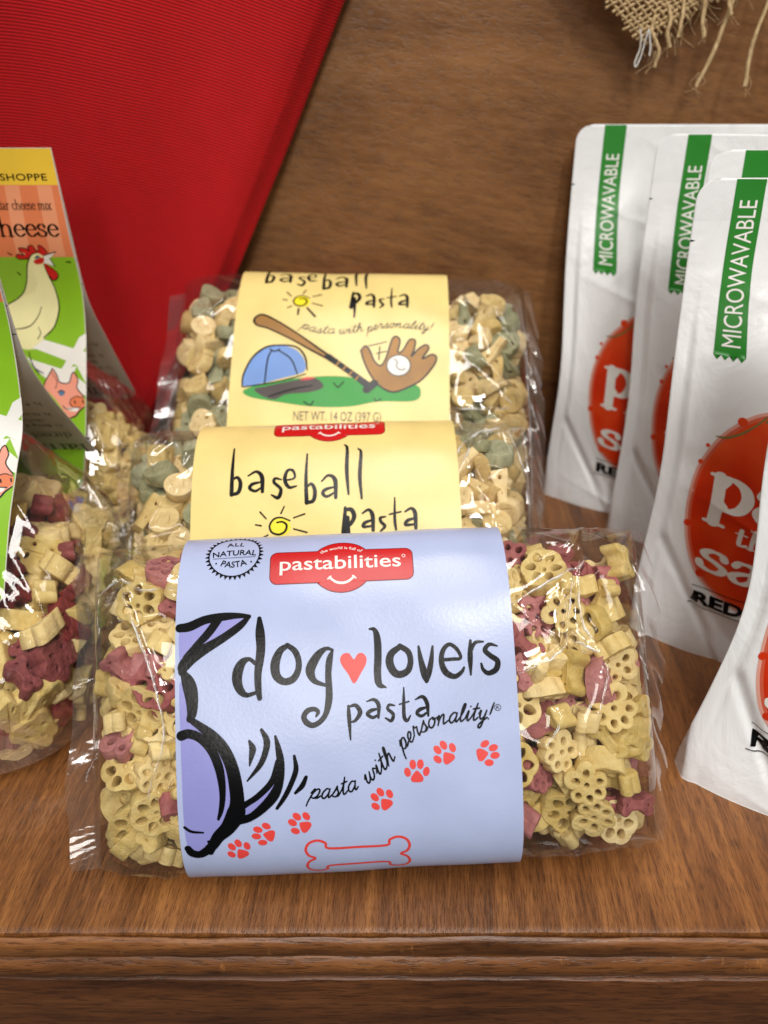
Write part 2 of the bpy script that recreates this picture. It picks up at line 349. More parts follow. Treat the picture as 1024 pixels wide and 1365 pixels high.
DOG_INK = [[(-55.4,27.5,2.6),(-52.0,27.9,2.9),(-46.9,29.9,2.7),(-41.1,30.7,2.6),(-35.9,30.9,1.8),(-32.0,30.5,1.2)],[(-32.0,30.5,1.2),(-35.2,27.4,2.3),(-41.0,23.5,2.6),(-46.8,20.3,3.1),(-51.3,17.6,3.8),(-53.9,14.9,3.6),(-54.4,13.1,2.6)],[(-42.4,29.9,2.6),(-45.6,25.6,2.6),(-49.4,21.7,2.2),(-53.2,17.7,1.9)],[(-54.4,13.4,1.5),(-52.7,10.2,3.8),(-51.7,7.0,4.3),(-51.2,3.2,3.7),(-51.3,-0.5,3.0),(-52.0,-2.3,2.2)],[(-52.0,-2.3,1.8),(-48.3,-5.0,2.5),(-44.3,-8.3,3.2),(-40.9,-12.7,3.7),(-38.5,-18.4,3.9),(-37.4,-24.7,4.2),(-37.2,-29.8,4.5),(-37.9,-33.6,5.7),(-40.7,-38.2,4.7),(-44.1,-41.4,3.9),(-46.6,-44.9,3.2),(-50.4,-47.7,2.7),(-53.2,-47.2,2.7),(-54.5,-45.2,2.2)],[(-54.9,-7.5,3.0),(-52.2,-7.0,2.8),(-48.4,-8.7,2.8),(-45.0,-12.6,2.8),(-42.9,-17.6,2.8),(-42.0,-22.6,2.4),(-41.9,-27.7,1.9),(-42.6,-32.1,1.6),(-43.7,-35.2,0.9)],[(-54.9,-37.4,0.9),(-52.8,-39.0,0.9),(-49.0,-39.6,0.6)],[(-47.4,-43.0,1.1),(-46.2,-44.9,1.9),(-47.2,-47.2,1.9)],[(-38.0,-35.6,3.8),(-33.6,-35.2,2.5),(-29.0,-32.1,2.9),(-25.0,-27.9,3.2),(-22.9,-22.9,2.4),(-22.6,-17.3,2.4),(-23.2,-12.9,1.8),(-24.0,-9.1,0.8)],[(-23.2,-17.3,2.1),(-25.5,-23.4,2.0),(-30.1,-27.9,1.9),(-34.0,-30.3,1.9),(-37.2,-32.1,2.5)],[(-32.6,-10.2,0.8),(-31.6,-12.6,2.1),(-32.0,-15.0,1.6),(-32.7,-18.0,0.5)],[(-28.5,-6.8,1.0),(-26.9,-10.3,2.0),(-27.4,-14.0,1.9),(-29.4,-18.2,1.6),(-33.6,-22.9,0.5)],[(-18.0,-15.7,0.9),(-17.6,-20.0,1.6),(-19.2,-24.3,1.6),(-21.6,-28.7,1.5),(-24.3,-32.4,1.0)],[(-14.4,-22.7,1.1),(-15.8,-25.5,1.6),(-18.1,-27.7,0.9)]]
DOG_TITLE = [[(-30.1,14.8,1.3),(-32.2,16.3,1.3),(-34.5,15.2,2.5),(-36.0,12.2,3.2),(-36.2,8.8,3.0),(-35.0,5.9,2.4),(-33.1,4.6,1.5),(-30.3,5.2,1.1)],[(-28.6,29.6,1.4),(-28.4,24.9,2.9),(-28.2,20.0,2.8),(-28.6,16.2,2.7),(-29.3,11.4,2.3),(-29.3,6.6,2.1),(-28.9,3.4,1.6)],[(-19.1,20.3,1.4),(-21.8,18.5,2.2),(-23.5,14.5,2.9),(-23.2,10.6,2.7),(-20.9,8.5,2.2),(-17.9,9.0,2.2),(-16.0,11.7,2.0),(-15.7,15.1,1.9),(-16.9,18.3,1.9),(-19.4,20.4,1.4)],[(-4.2,18.1,0.8),(-6.4,18.6,1.3),(-9.1,16.7,2.4),(-11.5,13.0,3.0),(-11.8,10.6,2.7),(-10.4,8.1,1.7),(-6.8,6.6,1.0)],[(-4.2,18.0,0.7),(-5.3,15.1,2.0),(-5.9,10.3,2.0),(-5.8,5.6,2.1),(-6.0,1.7,2.2),(-7.1,-2.5,1.7),(-9.1,-5.0,1.6),(-11.6,-6.1,1.7),(-13.7,-5.0,1.8),(-14.4,-3.1,1.7),(-13.1,-1.3,1.6),(-10.9,-0.9,1.4),(-9.7,-1.9,1.3),(-10.4,-3.3,0.6)],[(8.4,24.5,0.6),(10.1,24.1,1.4),(10.9,21.0,2.2),(10.9,15.6,2.3),(10.5,10.2,2.3),(10.9,6.3,2.0),(13.1,5.1,0.5)],[(18.6,18.3,1.6),(15.4,16.0,2.2),(14.7,13.0,2.5),(16.0,10.0,2.4),(18.1,9.1,2.2),(20.7,10.3,2.0),(21.7,13.3,1.8),(21.0,16.4,1.8),(18.3,18.4,1.6)],[(24.6,18.0,0.7),(25.1,13.8,1.6),(26.1,8.9,2.2),(26.7,6.5,1.3)],[(29.3,17.8,0.7),(28.7,13.6,1.5),(27.7,9.4,1.8),(26.7,6.5,1.3)],[(31.8,13.2,1.1),(35.8,13.3,1.1),(38.5,13.6,1.0),(37.4,16.5,1.2),(35.0,18.2,1.2),(32.8,16.4,1.5),(32.0,12.8,1.7),(33.2,9.2,2.0),(36.1,7.6,1.6),(38.5,8.9,1.2),(39.5,10.4,0.7)],[(42.1,19.1,0.9),(41.7,13.6,1.7),(41.6,7.9,0.6)],[(41.9,15.1,0.9),(43.6,18.3,1.1),(46.4,18.6,0.6)],[(51.0,17.0,0.5),(48.4,17.6,1.2),(46.8,15.8,1.5),(48.5,13.9,1.6),(50.8,12.0,1.7),(50.1,9.3,1.8),(47.5,8.2,1.5),(45.8,9.5,1.1),(45.3,11.4,0.7)]]
DOG_HEART = [[(2.8,14.7),(4.1,16.4),(5.8,16.6),(7.0,15.0),(6.7,12.9),(5.1,10.3),(2.6,6.8),(0.7,10.0),(-1.3,13.0),(-1.8,15.2),(-0.6,16.7),(1.3,16.7)]]
DOG_PASTA = [[(0.4,-0.4,0.8),(0.5,-4.2,1.3),(0.7,-11.3,0.5)],[(0.5,-0.7,0.6),(2.8,-0.3,1.2),(4.2,-2.6,1.5),(2.6,-5.1,1.0),(0.9,-5.7,0.5)],[(6.5,0.8,0.4),(8.9,1.3,1.0),(10.4,-0.5,1.3),(10.2,-4.7,0.7)],[(10.2,-1.7,0.6),(7.9,-2.2,1.2),(6.6,-3.3,1.1),(8.4,-4.5,1.0),(10.3,-3.5,0.6)],[(15.7,-0.9,0.5),(14.0,-0.6,0.9),(13.4,-1.9,1.0),(15.1,-3.7,1.1),(14.4,-5.8,1.0),(12.5,-4.8,0.5)],[(19.0,4.8,0.4),(18.8,0.3,1.0),(18.7,-4.5,1.2),(19.6,-6.0,1.0),(20.9,-4.3,0.4)],[(17.3,-0.6,0.5),(20.5,0.2,0.5)],[(22.6,0.7,0.4),(25.1,1.5,1.1),(26.5,-0.7,1.3),(26.7,-4.7,0.7)],[(26.5,-1.9,0.6),(24.0,-2.6,1.2),(23.0,-3.8,1.0),(24.5,-4.7,1.0),(26.4,-3.6,0.6)]]
DOG_TAG = [[(-13.7,-29.7),(-8.6,-30.0),(-3.2,-29.2),(2.6,-27.4)],[(5.4,-26.2),(8.9,-23.7),(12.0,-21.2),(15.4,-18.2)],[(17.7,-15.7),(21.6,-12.3),(25.4,-9.6),(30.3,-7.9),(35.8,-7.2),(42.6,-6.8),(47.7,-6.8)]]
DOG_REG = [[(49.9,-3.1)]]
DOG_PAWS = [[(-37.6,-47.2,30)],[(-28.7,-41.4,75)],[(-16.6,-38.3,52)],[(10.6,-31.7,40)],[(22.1,-23.0,0)],[(31.8,-17.4,35)],[(45.2,-17.8,-80)]]
DOG_BONE = [[(1.5,-52.9),(-15.6,-53.5),(18.7,-52.3),(1.7,-48.7)]]
DOG_LOGO = [[(-0.2,46.7),(-25.2,47.9),(24.1,46.4),(-0.1,57.0),(-0.4,37.4),(-18.0,54.0),(-17.7,42.2),(-21.7,46.6),(20.5,45.9),(-0.7,41.1)]]
DOG_BADGE = [[(-38.0,53.5),(-48.0,54.0),(-28.2,53.9),(-37.6,48.1)]]
BB_TITLE = [[(-40.1,45.0,0.7),(-40.3,34.1,1.4),(-40.3,22.8,1.7)],[(-40.3,22.8,1.4),(-37.4,23.9,1.6),(-36.6,27.9,1.6),(-38.0,30.7,1.3),(-40.3,29.5,0.8)],[(-33.3,31.3,0.7),(-29.9,33.1,1.2),(-27.4,30.5,1.8),(-27.1,23.8,1.4)],[(-27.7,28.2,0.8),(-31.4,27.4,1.4),(-32.6,25.6,1.4),(-30.2,24.2,1.2),(-27.4,25.8,0.8)],[(-19.0,29.0,0.6),(-21.6,29.6,1.2),(-22.1,27.8,1.3),(-19.2,24.6,1.4),(-20.3,20.9,1.6),(-23.2,22.2,0.7)],[(-17.5,28.5,0.8),(-13.4,29.6,0.9),(-14.0,33.0,1.2),(-16.4,33.1,1.2),(-17.5,28.9,1.6),(-15.7,25.4,1.4),(-12.5,25.8,0.7)],[(-8.0,41.2,0.7),(-8.4,29.2,1.4),(-8.1,18.1,1.7)],[(-8.1,18.1,1.4),(-5.2,19.2,1.6),(-4.6,23.5,1.6),(-6.0,26.6,1.3),(-8.1,25.2,0.8)],[(-1.7,27.7,0.7),(1.2,30.4,1.2),(4.1,28.2,1.8),(4.3,20.1,1.4)],[(3.8,25.0,0.8),(0.0,23.9,1.4),(-1.2,22.1,1.4),(0.6,20.7,1.2),(4.1,22.6,0.8)],[(8.4,45.6,0.7),(9.5,43.4,1.3),(9.2,32.5,1.6),(9.8,21.5,0.9)],[(14.3,43.4,0.7),(15.5,41.0,1.3),(14.8,29.7,1.6),(15.4,19.4,0.9)],[(8.3,15.5,1.2),(7.6,4.7,2.3)],[(8.2,14.6,1.2),(10.9,14.5,1.8),(12.0,11.5,1.8),(10.2,8.1,1.4),(8.1,7.6,0.8)],[(15.5,12.8,0.7),(18.2,14.3,1.2),(19.8,11.9,1.7),(19.9,5.4,1.4)],[(19.6,9.8,0.8),(16.5,8.7,1.4),(15.9,7.0,1.3),(19.3,7.2,0.8)],[(25.4,11.1,0.6),(23.1,10.6,1.2),(23.4,8.8,1.3),(24.9,7.0,1.3),(23.1,4.9,0.8)],[(29.5,19.3,0.6),(29.2,9.8,1.2),(29.6,5.4,0.9)],[(27.0,12.0,0.7),(31.9,13.0,0.7)],[(33.7,13.0,0.7),(36.3,14.3,1.2),(37.9,12.3,1.7),(38.0,5.8,1.4)],[(37.9,10.1,0.8),(34.6,9.1,1.4),(33.8,7.3,1.3),(37.5,7.4,0.8)],[(9.2,11.1,1.7),(9.5,3.3,1.4),(9.4,-1.9,0.9)]]
BB_SUN = [[(-14.9,7.9),(-15.5,6.0),(-17.2,4.6),(-19.5,4.1),(-21.8,4.7),(-23.4,6.2),(-24.1,8.2),(-23.4,10.2),(-21.8,11.6),(-19.5,12.1),(-17.2,11.5),(-15.5,9.9)]]
BB_SUNINK = [[(-20.8,10.0,0.7),(-18.5,10.2,0.8),(-16.7,8.7,0.9),(-17.4,6.1,0.9),(-19.9,4.8,0.9),(-22.9,5.8,0.8),(-23.9,8.6,0.8),(-22.2,11.4,0.8),(-19.1,12.1,0.7),(-15.3,10.6,0.6)],[(-19.1,13.9,0.7),(-17.7,16.9,0.6)],[(-13.7,11.8,0.6),(-9.0,13.3,0.7)],[(-13.7,7.0,0.6),(-8.1,5.3,0.7)],[(-25.4,11.8,0.6),(-28.0,14.8,0.7)],[(-27.5,8.8,0.7),(-29.9,9.3,0.6)],[(-24.6,4.7,0.6),(-26.9,3.5,0.7)],[(-20.8,2.7,1.2),(-21.0,-1.0,0.9)],[(-16.2,3.5,1.1),(-11.7,-2.0,1.2)]]
BB_TAG = [[(-19.0,-9.2),(-10.0,-12.3),(-0.6,-12.5)],[(1.2,-12.8),(7.6,-12.0),(14.6,-10.5)],[(16.7,-11.3),(25.1,-8.6),(34.6,-8.2),(42.8,-9.0),(51.0,-9.8)]]
BB_GRASS = [[(-47.3,-47.4),(-44.2,-44.9),(-34.1,-41.6),(-11.2,-38.1),(4.9,-37.8),(16.5,-40.1),(25.7,-42.4),(41.8,-41.5),(45.5,-45.8),(41.9,-50.8),(23.6,-51.7),(7.7,-54.7),(-10.5,-55.0),(-27.7,-52.9),(-42.7,-50.4)]]
BB_BRIM = [[(-41.5,-45.8),(-36.2,-44.1),(-22.6,-40.8),(-11.2,-38.7),(-5.9,-42.0),(-6.3,-44.8),(-13.1,-47.1),(-24.5,-48.3),(-30.6,-51.3),(-37.0,-49.5)]]
BB_RED = [[(-18.0,-40.1),(-14.6,-38.4),(-10.0,-38.7),(-13.4,-40.0)]]
BB_CAP = [[(-47.7,-43.9),(-47.5,-38.7),(-44.1,-28.5),(-37.6,-22.1),(-29.5,-20.2),(-21.2,-22.2),(-16.3,-28.0),(-15.4,-34.4),(-19.3,-36.9),(-28.4,-39.6),(-38.6,-42.5)]]
BB_CAPINK = [[(-47.9,-44.3,0.7),(-47.6,-37.4,0.9),(-43.6,-27.8,1.0),(-37.0,-21.6,1.1),(-29.5,-20.0,0.9),(-20.7,-20.9,0.9),(-15.8,-26.7,1.0),(-14.3,-34.3,0.7)],[(-47.7,-44.7,0.6),(-34.0,-42.2,0.7),(-22.7,-39.3,0.7),(-15.0,-36.6,0.6)],[(-33.4,-22.9,0.7),(-35.4,-28.3,0.8),(-36.3,-42.3,0.7)],[(-29.9,-23.1,0.7),(-23.2,-28.1,0.8),(-19.3,-36.7,0.7)],[(-34.6,-22.5,0.7),(-32.2,-23.7,0.8),(-29.4,-22.4,0.7)],[(-33.6,-49.6,0.7),(-22.3,-45.7,0.8),(-11.0,-43.1,0.6)]]
BB_BAT = [[(-44.3,-5.5),(-43.1,-2.4),(-39.0,-1.4),(-29.2,-6.9),(-16.9,-15.5),(-2.2,-25.8),(-3.5,-27.8),(-11.9,-23.0),(-23.9,-15.9),(-36.0,-9.8),(-42.4,-8.1)]]
BB_BATINK = [[(-2.4,-26.5,1.2),(-16.9,-15.5,0.9),(-29.2,-6.9,0.9),(-39.0,-1.4,1.1),(-43.1,-2.4,1.1),(-44.3,-5.5,1.1),(-42.1,-8.2,0.9),(-36.0,-10.1,0.8),(-23.9,-16.2,0.8),(-11.8,-23.3,0.9),(-3.5,-27.8,1.2)],[(-3.6,-26.5,3.3),(4.8,-32.7,3.0),(13.0,-38.9,3.2),(18.3,-43.2,3.9)],[(17.2,-45.1,3.9),(21.1,-41.5,3.9)]]
BB_WRAP = [[(2.3,-29.6,0.8),(1.0,-31.5,0.8)],[(5.7,-32.3,0.8),(4.4,-34.3,0.8)],[(9.2,-35.2,0.8),(7.9,-37.1,0.8)],[(12.5,-37.9,0.8),(11.2,-39.8,0.8)]]
BB_GLOVE = [[(13.5,-22.5),(16.0,-19.6),(18.4,-22.5),(20.9,-28.6),(24.4,-31.1),(27.2,-25.9),(30.0,-15.4),(32.6,-13.7),(34.3,-16.6),(33.2,-23.2),(35.9,-21.9),(39.3,-15.5),(42.4,-16.1),(41.7,-21.8),(40.2,-25.7),(44.0,-21.1),(48.1,-18.4),(49.5,-21.0),(46.0,-26.9),(51.0,-24.2),(53.6,-25.7),(52.2,-30.6),(46.4,-38.3),(40.7,-42.2),(31.0,-46.1),(23.5,-42.5),(18.7,-36.3),(15.3,-28.7)]]
BB_GLOVEINK = [[(13.5,-22.5,0.9),(16.0,-19.6,0.9),(18.4,-22.5,0.9),(20.9,-28.6,0.9),(24.4,-31.1,0.9),(27.2,-25.9,0.9),(30.0,-15.4,0.9),(32.6,-13.7,0.9),(34.3,-16.6,0.9),(33.2,-23.2,0.9),(35.9,-21.9,0.9),(39.3,-15.5,0.9),(42.4,-16.1,0.9),(41.7,-21.8,0.9),(40.2,-25.7,0.9),(44.0,-21.1,0.9),(48.1,-18.4,0.9),(49.5,-21.0,0.9),(46.0,-26.9,0.9),(51.0,-24.2,0.9),(53.6,-25.7,0.9),(52.2,-30.6,0.9),(46.4,-38.3,0.9),(40.7,-42.2,0.9),(31.0,-46.1,0.9),(23.5,-42.5,0.9),(18.7,-36.3,0.9),(15.3,-28.7,0.9),(13.5,-22.5,0.9)],[(17.8,-19.6,0.6),(27.1,-17.0,0.6)],[(23.6,-20.1,0.7),(23.2,-27.9,0.7)],[(21.9,-24.1,0.6),(27.1,-22.7,0.6)]]
BB_BALL = [[(39.7,-30.8),(39.1,-33.3),(37.4,-35.3),(35.0,-36.5),(32.4,-36.5),(30.0,-35.5),(28.3,-33.5),(27.6,-31.1),(28.2,-28.6),(29.8,-26.5),(32.2,-25.3),(34.9,-25.3),(37.4,-26.4),(39.0,-28.4)]]
BB_BALLINK = [[(39.9,-30.8,0.6),(39.2,-33.6,0.6),(37.2,-35.8,0.6),(34.5,-36.8,0.6),(31.5,-36.6,0.6),(29.0,-35.0,0.6),(27.6,-32.5,0.6),(27.6,-29.6,0.6),(28.9,-27.0,0.6),(31.4,-25.4,0.6),(34.3,-24.9,0.6),(37.1,-25.9,0.6),(39.2,-28.1,0.6),(39.9,-30.8,0.6)],[(31.3,-27.2,0.5),(33.0,-29.0,0.5),(32.5,-31.6,0.5),(34.8,-33.5,0.5),(37.1,-32.8,0.5)]]
BB_TUFT = [[(-0.1,-41.6,0.6),(2.2,-43.8,0.7),(5.0,-40.9,0.6)],[(-15.2,-52.4,0.6),(-11.9,-54.2,0.7),(-10.3,-51.9,0.6)],[(21.3,-49.9,0.6),(22.5,-51.4,0.6),(25.0,-49.9,0.6)]]
BB_NET = [[(-20.4,-63.7),(25.0,-63.8),(2.2,-58.8),(2.3,-64.2)]]
BB_EDGE = [[(-21.3,-69.0),(12.6,-68.4)],[(1.5,48.1),(-23.1,56.5),(25.6,54.8)]]
CARD_BANDS = [[16.0,49.7]]
CARD_STRIPES = [[(-26.0,16.2),(-19.0,16.2),(-21.7,49.5),(-28.7,49.5)],[(-10.6,16.2),(-3.6,16.2),(-4.4,49.5),(-11.8,49.5)]]
CARD_SHOPPE = [[(-27.1,14.0),(-4.9,14.0),(-15.2,10.9)]]
CARD_MIX = [[(-31.0,27.1),(-5.8,27.1),(-24.6,24.2),(-24.2,22.9)]]
CARD_CHEESE = [[(-34.4,39.4),(-5.1,39.4),(-24.3,33.9)]]
CARD_HEN = [[(-23.6,51.0),(-21.4,48.4),(-18.2,47.5),(-15.9,48.4),(-16.1,53.3),(-15.7,58.5),(-14.0,64.3),(-12.9,71.6),(-13.5,77.5),(-16.3,84.9),(-21.1,90.2),(-26.5,94.6),(-29.6,96.5),(-34.9,95.0),(-40.1,89.4),(-42.7,81.9),(-40.6,75.3),(-38.9,73.4),(-31.4,68.7),(-27.8,62.9),(-25.3,54.7)]]
CARD_COMB = [[(-29.4,49.5),(-27.9,48.1),(-25.1,48.8),(-24.1,47.7),(-26.5,46.8),(-26.5,45.3),(-23.1,45.5),(-21.8,46.8),(-22.1,44.6),(-19.7,43.8),(-18.5,46.2),(-17.1,46.2),(-16.6,43.8),(-14.6,44.6),(-13.0,47.3),(-15.3,49.0),(-18.2,47.5),(-20.9,48.4),(-23.1,50.4),(-27.5,50.7)],[(-21.4,51.9),(-18.7,50.4),(-15.6,49.9),(-16.5,52.5),(-19.8,53.3)],[(-16.4,52.9),(-13.2,54.7),(-11.2,57.0),(-11.2,59.9),(-13.7,61.4),(-15.7,58.5)]]
CARD_BEAK = [[(-15.3,49.0),(-9.1,47.1),(-12.6,50.3),(-11.1,54.4),(-16.3,52.5)]]
CARD_HENINK = [[(-43.5,74.0,0.5),(-38.9,73.2,0.5),(-31.4,68.7,0.5),(-27.8,62.9,0.5),(-25.3,54.7,0.5),(-23.0,50.3,0.5),(-20.9,48.2,0.4),(-18.1,47.3,0.4)],[(-16.5,53.3,0.4),(-15.7,58.5,0.5),(-14.0,64.3,0.5),(-12.9,71.6,0.6),(-13.4,77.5,0.6),(-16.3,84.9,0.6),(-21.8,90.2,0.5)],[(-22.0,74.5,0.3),(-23.9,78.9,0.4),(-28.0,83.8,0.5),(-33.1,85.6,0.5),(-37.3,85.8,0.3)],[(-24.3,84.9,0.3),(-23.3,87.9,0.4),(-24.9,90.9,0.4)],[(-29.4,49.5,0.4),(-27.9,48.1,0.4),(-25.1,48.7,0.4),(-26.7,46.6,0.4),(-26.5,45.1,0.4),(-23.0,45.4,0.4),(-21.7,46.6,0.4),(-22.1,44.6,0.4),(-19.7,43.8,0.4),(-18.5,46.2,0.4),(-17.1,46.2,0.4),(-16.6,43.8,0.4),(-14.6,44.6,0.4),(-13.0,47.3,0.4)],[(-29.5,49.7,0.4),(-27.6,50.7,0.4),(-23.1,50.4,0.4)],[(-15.2,48.8,0.4),(-8.9,47.0,0.4)],[(-12.7,50.3,0.4),(-11.1,54.4,0.4)],[(-15.2,54.0,0.4),(-10.9,57.3,0.4),(-11.1,59.9,0.5),(-13.7,61.4,0.5),(-15.7,58.5,0.4)],[(-33.1,47.3,0.3),(-31.3,48.4,0.7)],[(-5.1,51.9,0.3),(-2.8,52.1,0.7)],[(-31.0,57.3,0.4),(-29.8,58.5,0.7)],[(-20.1,50.3,0.4),(-18.6,49.0,0.4),(-17.3,49.7,0.4)],[(-29.6,97.7,0.5),(-28.9,101.4,0.5),(-26.7,106.0,0.6),(-22.1,108.7,0.3)],[(-27.4,105.2,0.4),(-24.4,109.1,0.4)]]
CARD_EYE = [[(-17.9,49.6),(-18.3,50.1),(-19.0,50.4),(-19.6,50.1),(-19.7,49.6),(-19.3,49.1),(-18.6,48.9),(-18.0,49.1)],[(-11.2,119.1),(-11.7,120.1),(-12.8,120.4),(-13.8,120.1),(-14.3,119.1),(-13.8,118.2),(-12.8,117.8),(-11.7,118.2)]]
CARD_FENCE = [[(-33.4,95.8),(-23.0,90.9),(0.1,97.7),(0.0,106.8),(-11.0,101.8),(-25.8,96.1),(-31.1,96.1)],[(0.2,87.9),(0.2,94.6),(-12.9,112.5),(-14.5,109.1),(-6.7,96.1),(-3.5,90.1)],[(-31.2,99.9),(-28.9,101.4),(-12.9,106.4),(-4.5,104.9),(0.0,106.8),(0.0,114.0),(-4.9,104.9),(-6.8,109.1),(0.0,114.4),(0.1,120.5),(-21.3,111.0),(-27.4,106.0)]]
CARD_PIG = [[(-22.1,115.9),(-21.3,112.9),(-18.3,107.5),(-17.5,106.3),(-15.2,109.8),(-13.7,113.4),(-9.1,113.6),(-7.6,109.2),(-6.1,108.4),(-4.3,112.1),(-4.5,116.7),(-1.1,121.3),(-0.7,125.9),(-3.7,128.2),(-5.2,130.8),(-8.1,132.1),(-11.3,128.9),(-14.4,124.3),(-19.0,119.0)]]
CARD_SNOUT = [[(-0.5,123.7),(-1.1,125.4),(-2.8,126.5),(-5.0,126.8),(-7.1,126.0),(-8.3,124.6),(-8.3,122.9),(-7.1,121.4),(-5.1,120.7),(-2.9,120.9),(-1.2,122.1)]]
CARD_PIGINK = [[(-22.1,115.9,0.4),(-21.3,112.9,0.5),(-18.3,107.5,0.5),(-17.5,106.3,0.4),(-15.2,109.8,0.5),(-13.7,113.3,0.5),(-9.1,113.6,0.5),(-7.6,109.2,0.5),(-6.1,108.4,0.5),(-4.3,112.1,0.5),(-4.7,116.3,0.5),(-1.1,120.9,0.5)],[(-8.1,132.1,0.6),(-5.2,130.8,0.7),(-3.3,128.3,0.7),(-0.8,126.2,0.5)],[(-8.5,124.3,0.3),(-7.6,122.0,0.4),(-4.5,120.7,0.4),(-1.1,121.7,0.3)],[(-8.5,124.3,0.4),(-6.8,126.2,0.4),(-2.9,126.6,0.5)],[(-6.0,123.2,0.7),(-5.6,124.3,0.7)],[(-1.8,122.8,0.6),(-1.4,124.0,0.6)],[(-12.1,125.5,0.3),(-10.6,127.0,0.4),(-6.8,127.4,0.3)],[(-14.8,118.6,0.4),(-12.9,117.6,0.5),(-11.0,118.6,0.4)],[(-17.9,108.3,0.2),(-15.2,112.9,0.3),(-16.0,116.7,0.3)]]
CARD_TOOTH = [[(-10.6,126.5),(-7.5,126.9),(-3.7,126.6),(-4.8,128.5),(-7.9,128.3)]]
CARD_NET = [[(-19.8,165.2),(-7.6,167.0),(-14.1,160.1)]]
LEAF_TEXT = [[(-2.0,150.3),(-25.2,151.1),(-17.8,161.7)],[(-5.1,137.0),(-25.4,137.0),(-17.6,142.7)],[(-6.1,129.2),(-23.3,127.7),(-16.5,133.1)],[(-12.7,124.3),(-21.6,123.0),(-19.2,128.0)],[(-6.4,117.6),(-19.0,116.6),(-14.3,121.5)],[(-6.3,106.9),(-14.3,106.2),(-12.4,111.0)]]
POUCH_STRIP0 = [[(14.7,213.2),(26.9,213.2),(27.3,146.5),(16.4,145.6)]]
POUCH_STRIP3 = [[(18.3,210.2),(23.0,139.5),(12.8,139.7)]]
POUCH_TOMATO = [[(31.9,121.7),(26.3,116.9),(19.8,109.7),(14.8,99.8),(12.0,89.8),(10.9,78.6),(10.7,69.0),(12.9,57.6),(15.5,48.3),(19.1,39.9),(23.2,34.0),(28.9,31.2),(36.1,27.7)]]
POUCH_TOMATO0 = [[(41.1,132.1),(30.6,124.8),(23.2,116.0),(17.6,99.5),(16.9,84.1),(17.5,71.8),(21.7,57.6),(27.4,50.8)]]
POUCH_P = [[(16.6,90.8),(30.8,91.5),(23.6,68.1),(16.7,69.5)]]
POUCH_T = [[(28.2,70.4),(33.9,64.7)]]
POUCH_S = [[(19.3,50.0),(29.5,41.8),(27.1,48.0),(37.4,42.2)]]
POUCH_RED = [[(19.6,30.2),(20.0,23.7),(37.6,26.6),(30.9,24.4)],[(19.4,32.8),(36.7,34.5)],[(20.1,23.3),(36.7,25.2)]]
POUCH_STEM = [[(16.6,106.5,0.4),(20.0,107.0,0.9),(24.1,110.1,0.9),(27.6,113.9,0.7),(32.0,119.8,0.7)]]
POUCH_DROPS = [[(24.8,114.9),(26.7,115.7)],[(13.4,57.9),(14.4,58.5)],[(12.7,92.5),(13.7,92.8)]]
# creases in the clear film, (along the bag, round the bag)
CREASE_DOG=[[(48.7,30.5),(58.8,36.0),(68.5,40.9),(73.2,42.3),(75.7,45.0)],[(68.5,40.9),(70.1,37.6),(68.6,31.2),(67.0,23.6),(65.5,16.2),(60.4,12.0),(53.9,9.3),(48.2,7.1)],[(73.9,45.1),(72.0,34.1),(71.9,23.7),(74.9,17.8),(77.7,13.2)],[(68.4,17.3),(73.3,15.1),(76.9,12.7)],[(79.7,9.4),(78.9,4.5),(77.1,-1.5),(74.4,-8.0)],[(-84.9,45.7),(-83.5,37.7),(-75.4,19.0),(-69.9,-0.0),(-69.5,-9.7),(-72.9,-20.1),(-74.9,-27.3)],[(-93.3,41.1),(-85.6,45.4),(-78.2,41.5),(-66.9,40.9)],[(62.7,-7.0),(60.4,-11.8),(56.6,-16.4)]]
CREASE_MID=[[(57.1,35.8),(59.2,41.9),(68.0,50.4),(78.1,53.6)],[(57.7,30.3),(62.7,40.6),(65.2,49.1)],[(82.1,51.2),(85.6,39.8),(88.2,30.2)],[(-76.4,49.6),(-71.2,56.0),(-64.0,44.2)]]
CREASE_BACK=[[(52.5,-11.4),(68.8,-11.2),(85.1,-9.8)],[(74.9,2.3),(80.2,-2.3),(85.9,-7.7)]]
# ================================================================ materials (all procedural)
def srgb(r, g, b):
    f = lambda c: (c / 255 / 12.92) if c / 255 <= .04045 else ((c / 255 + .055) / 1.055) ** 2.4
    return (f(r), f(g), f(b), 1)
def new_mat(name):
    m = bpy.data.materials.new(name); m.use_nodes = True; nt = m.node_tree
    return m, nt, nt.nodes['Principled BSDF'], nt.nodes.new, nt.links.new
def ramp(nt, stops):
    r = nt.nodes.new('ShaderNodeValToRGB'); e = r.color_ramp.elements
    while len(e) < len(stops): e.new(.5)
    for k, (p, c) in enumerate(stops): e[k].position = p; e[k].color = c
    return r
def tex(nt, kind, vec, **kw):
    n = nt.nodes.new(kind)
    for k, v in kw.items():
        if k in n.inputs: n.inputs[k].default_value = v
        else: setattr(n, k, v)
    if vec is not None: nt.links.new(vec, n.inputs['Vector'])
    return n
def coords(nt, out='Object', scale=(1, 1, 1), rot=(0, 0, 0), loc=(0, 0, 0)):
    c = nt.nodes.new('ShaderNodeTexCoord'); m = nt.nodes.new('ShaderNodeMapping')
    m.inputs['Scale'].default_value = scale; m.inputs['Rotation'].default_value = rot; m.inputs['Location'].default_value = loc
    nt.links.new(c.outputs[out], m.inputs['Vector']); return m.outputs[0]
def bump(nt, bsdf, h, strength, dist, normal=None):
    b = nt.nodes.new('ShaderNodeBump'); b.inputs['Strength'].default_value = strength; b.inputs['Distance'].default_value = dist
    nt.links.new(h, b.inputs['Height'])
    if normal is not None: nt.links.new(normal, b.inputs['Normal'])
    if bsdf is not None: nt.links.new(b.outputs[0], bsdf.inputs['Normal'])
    return b
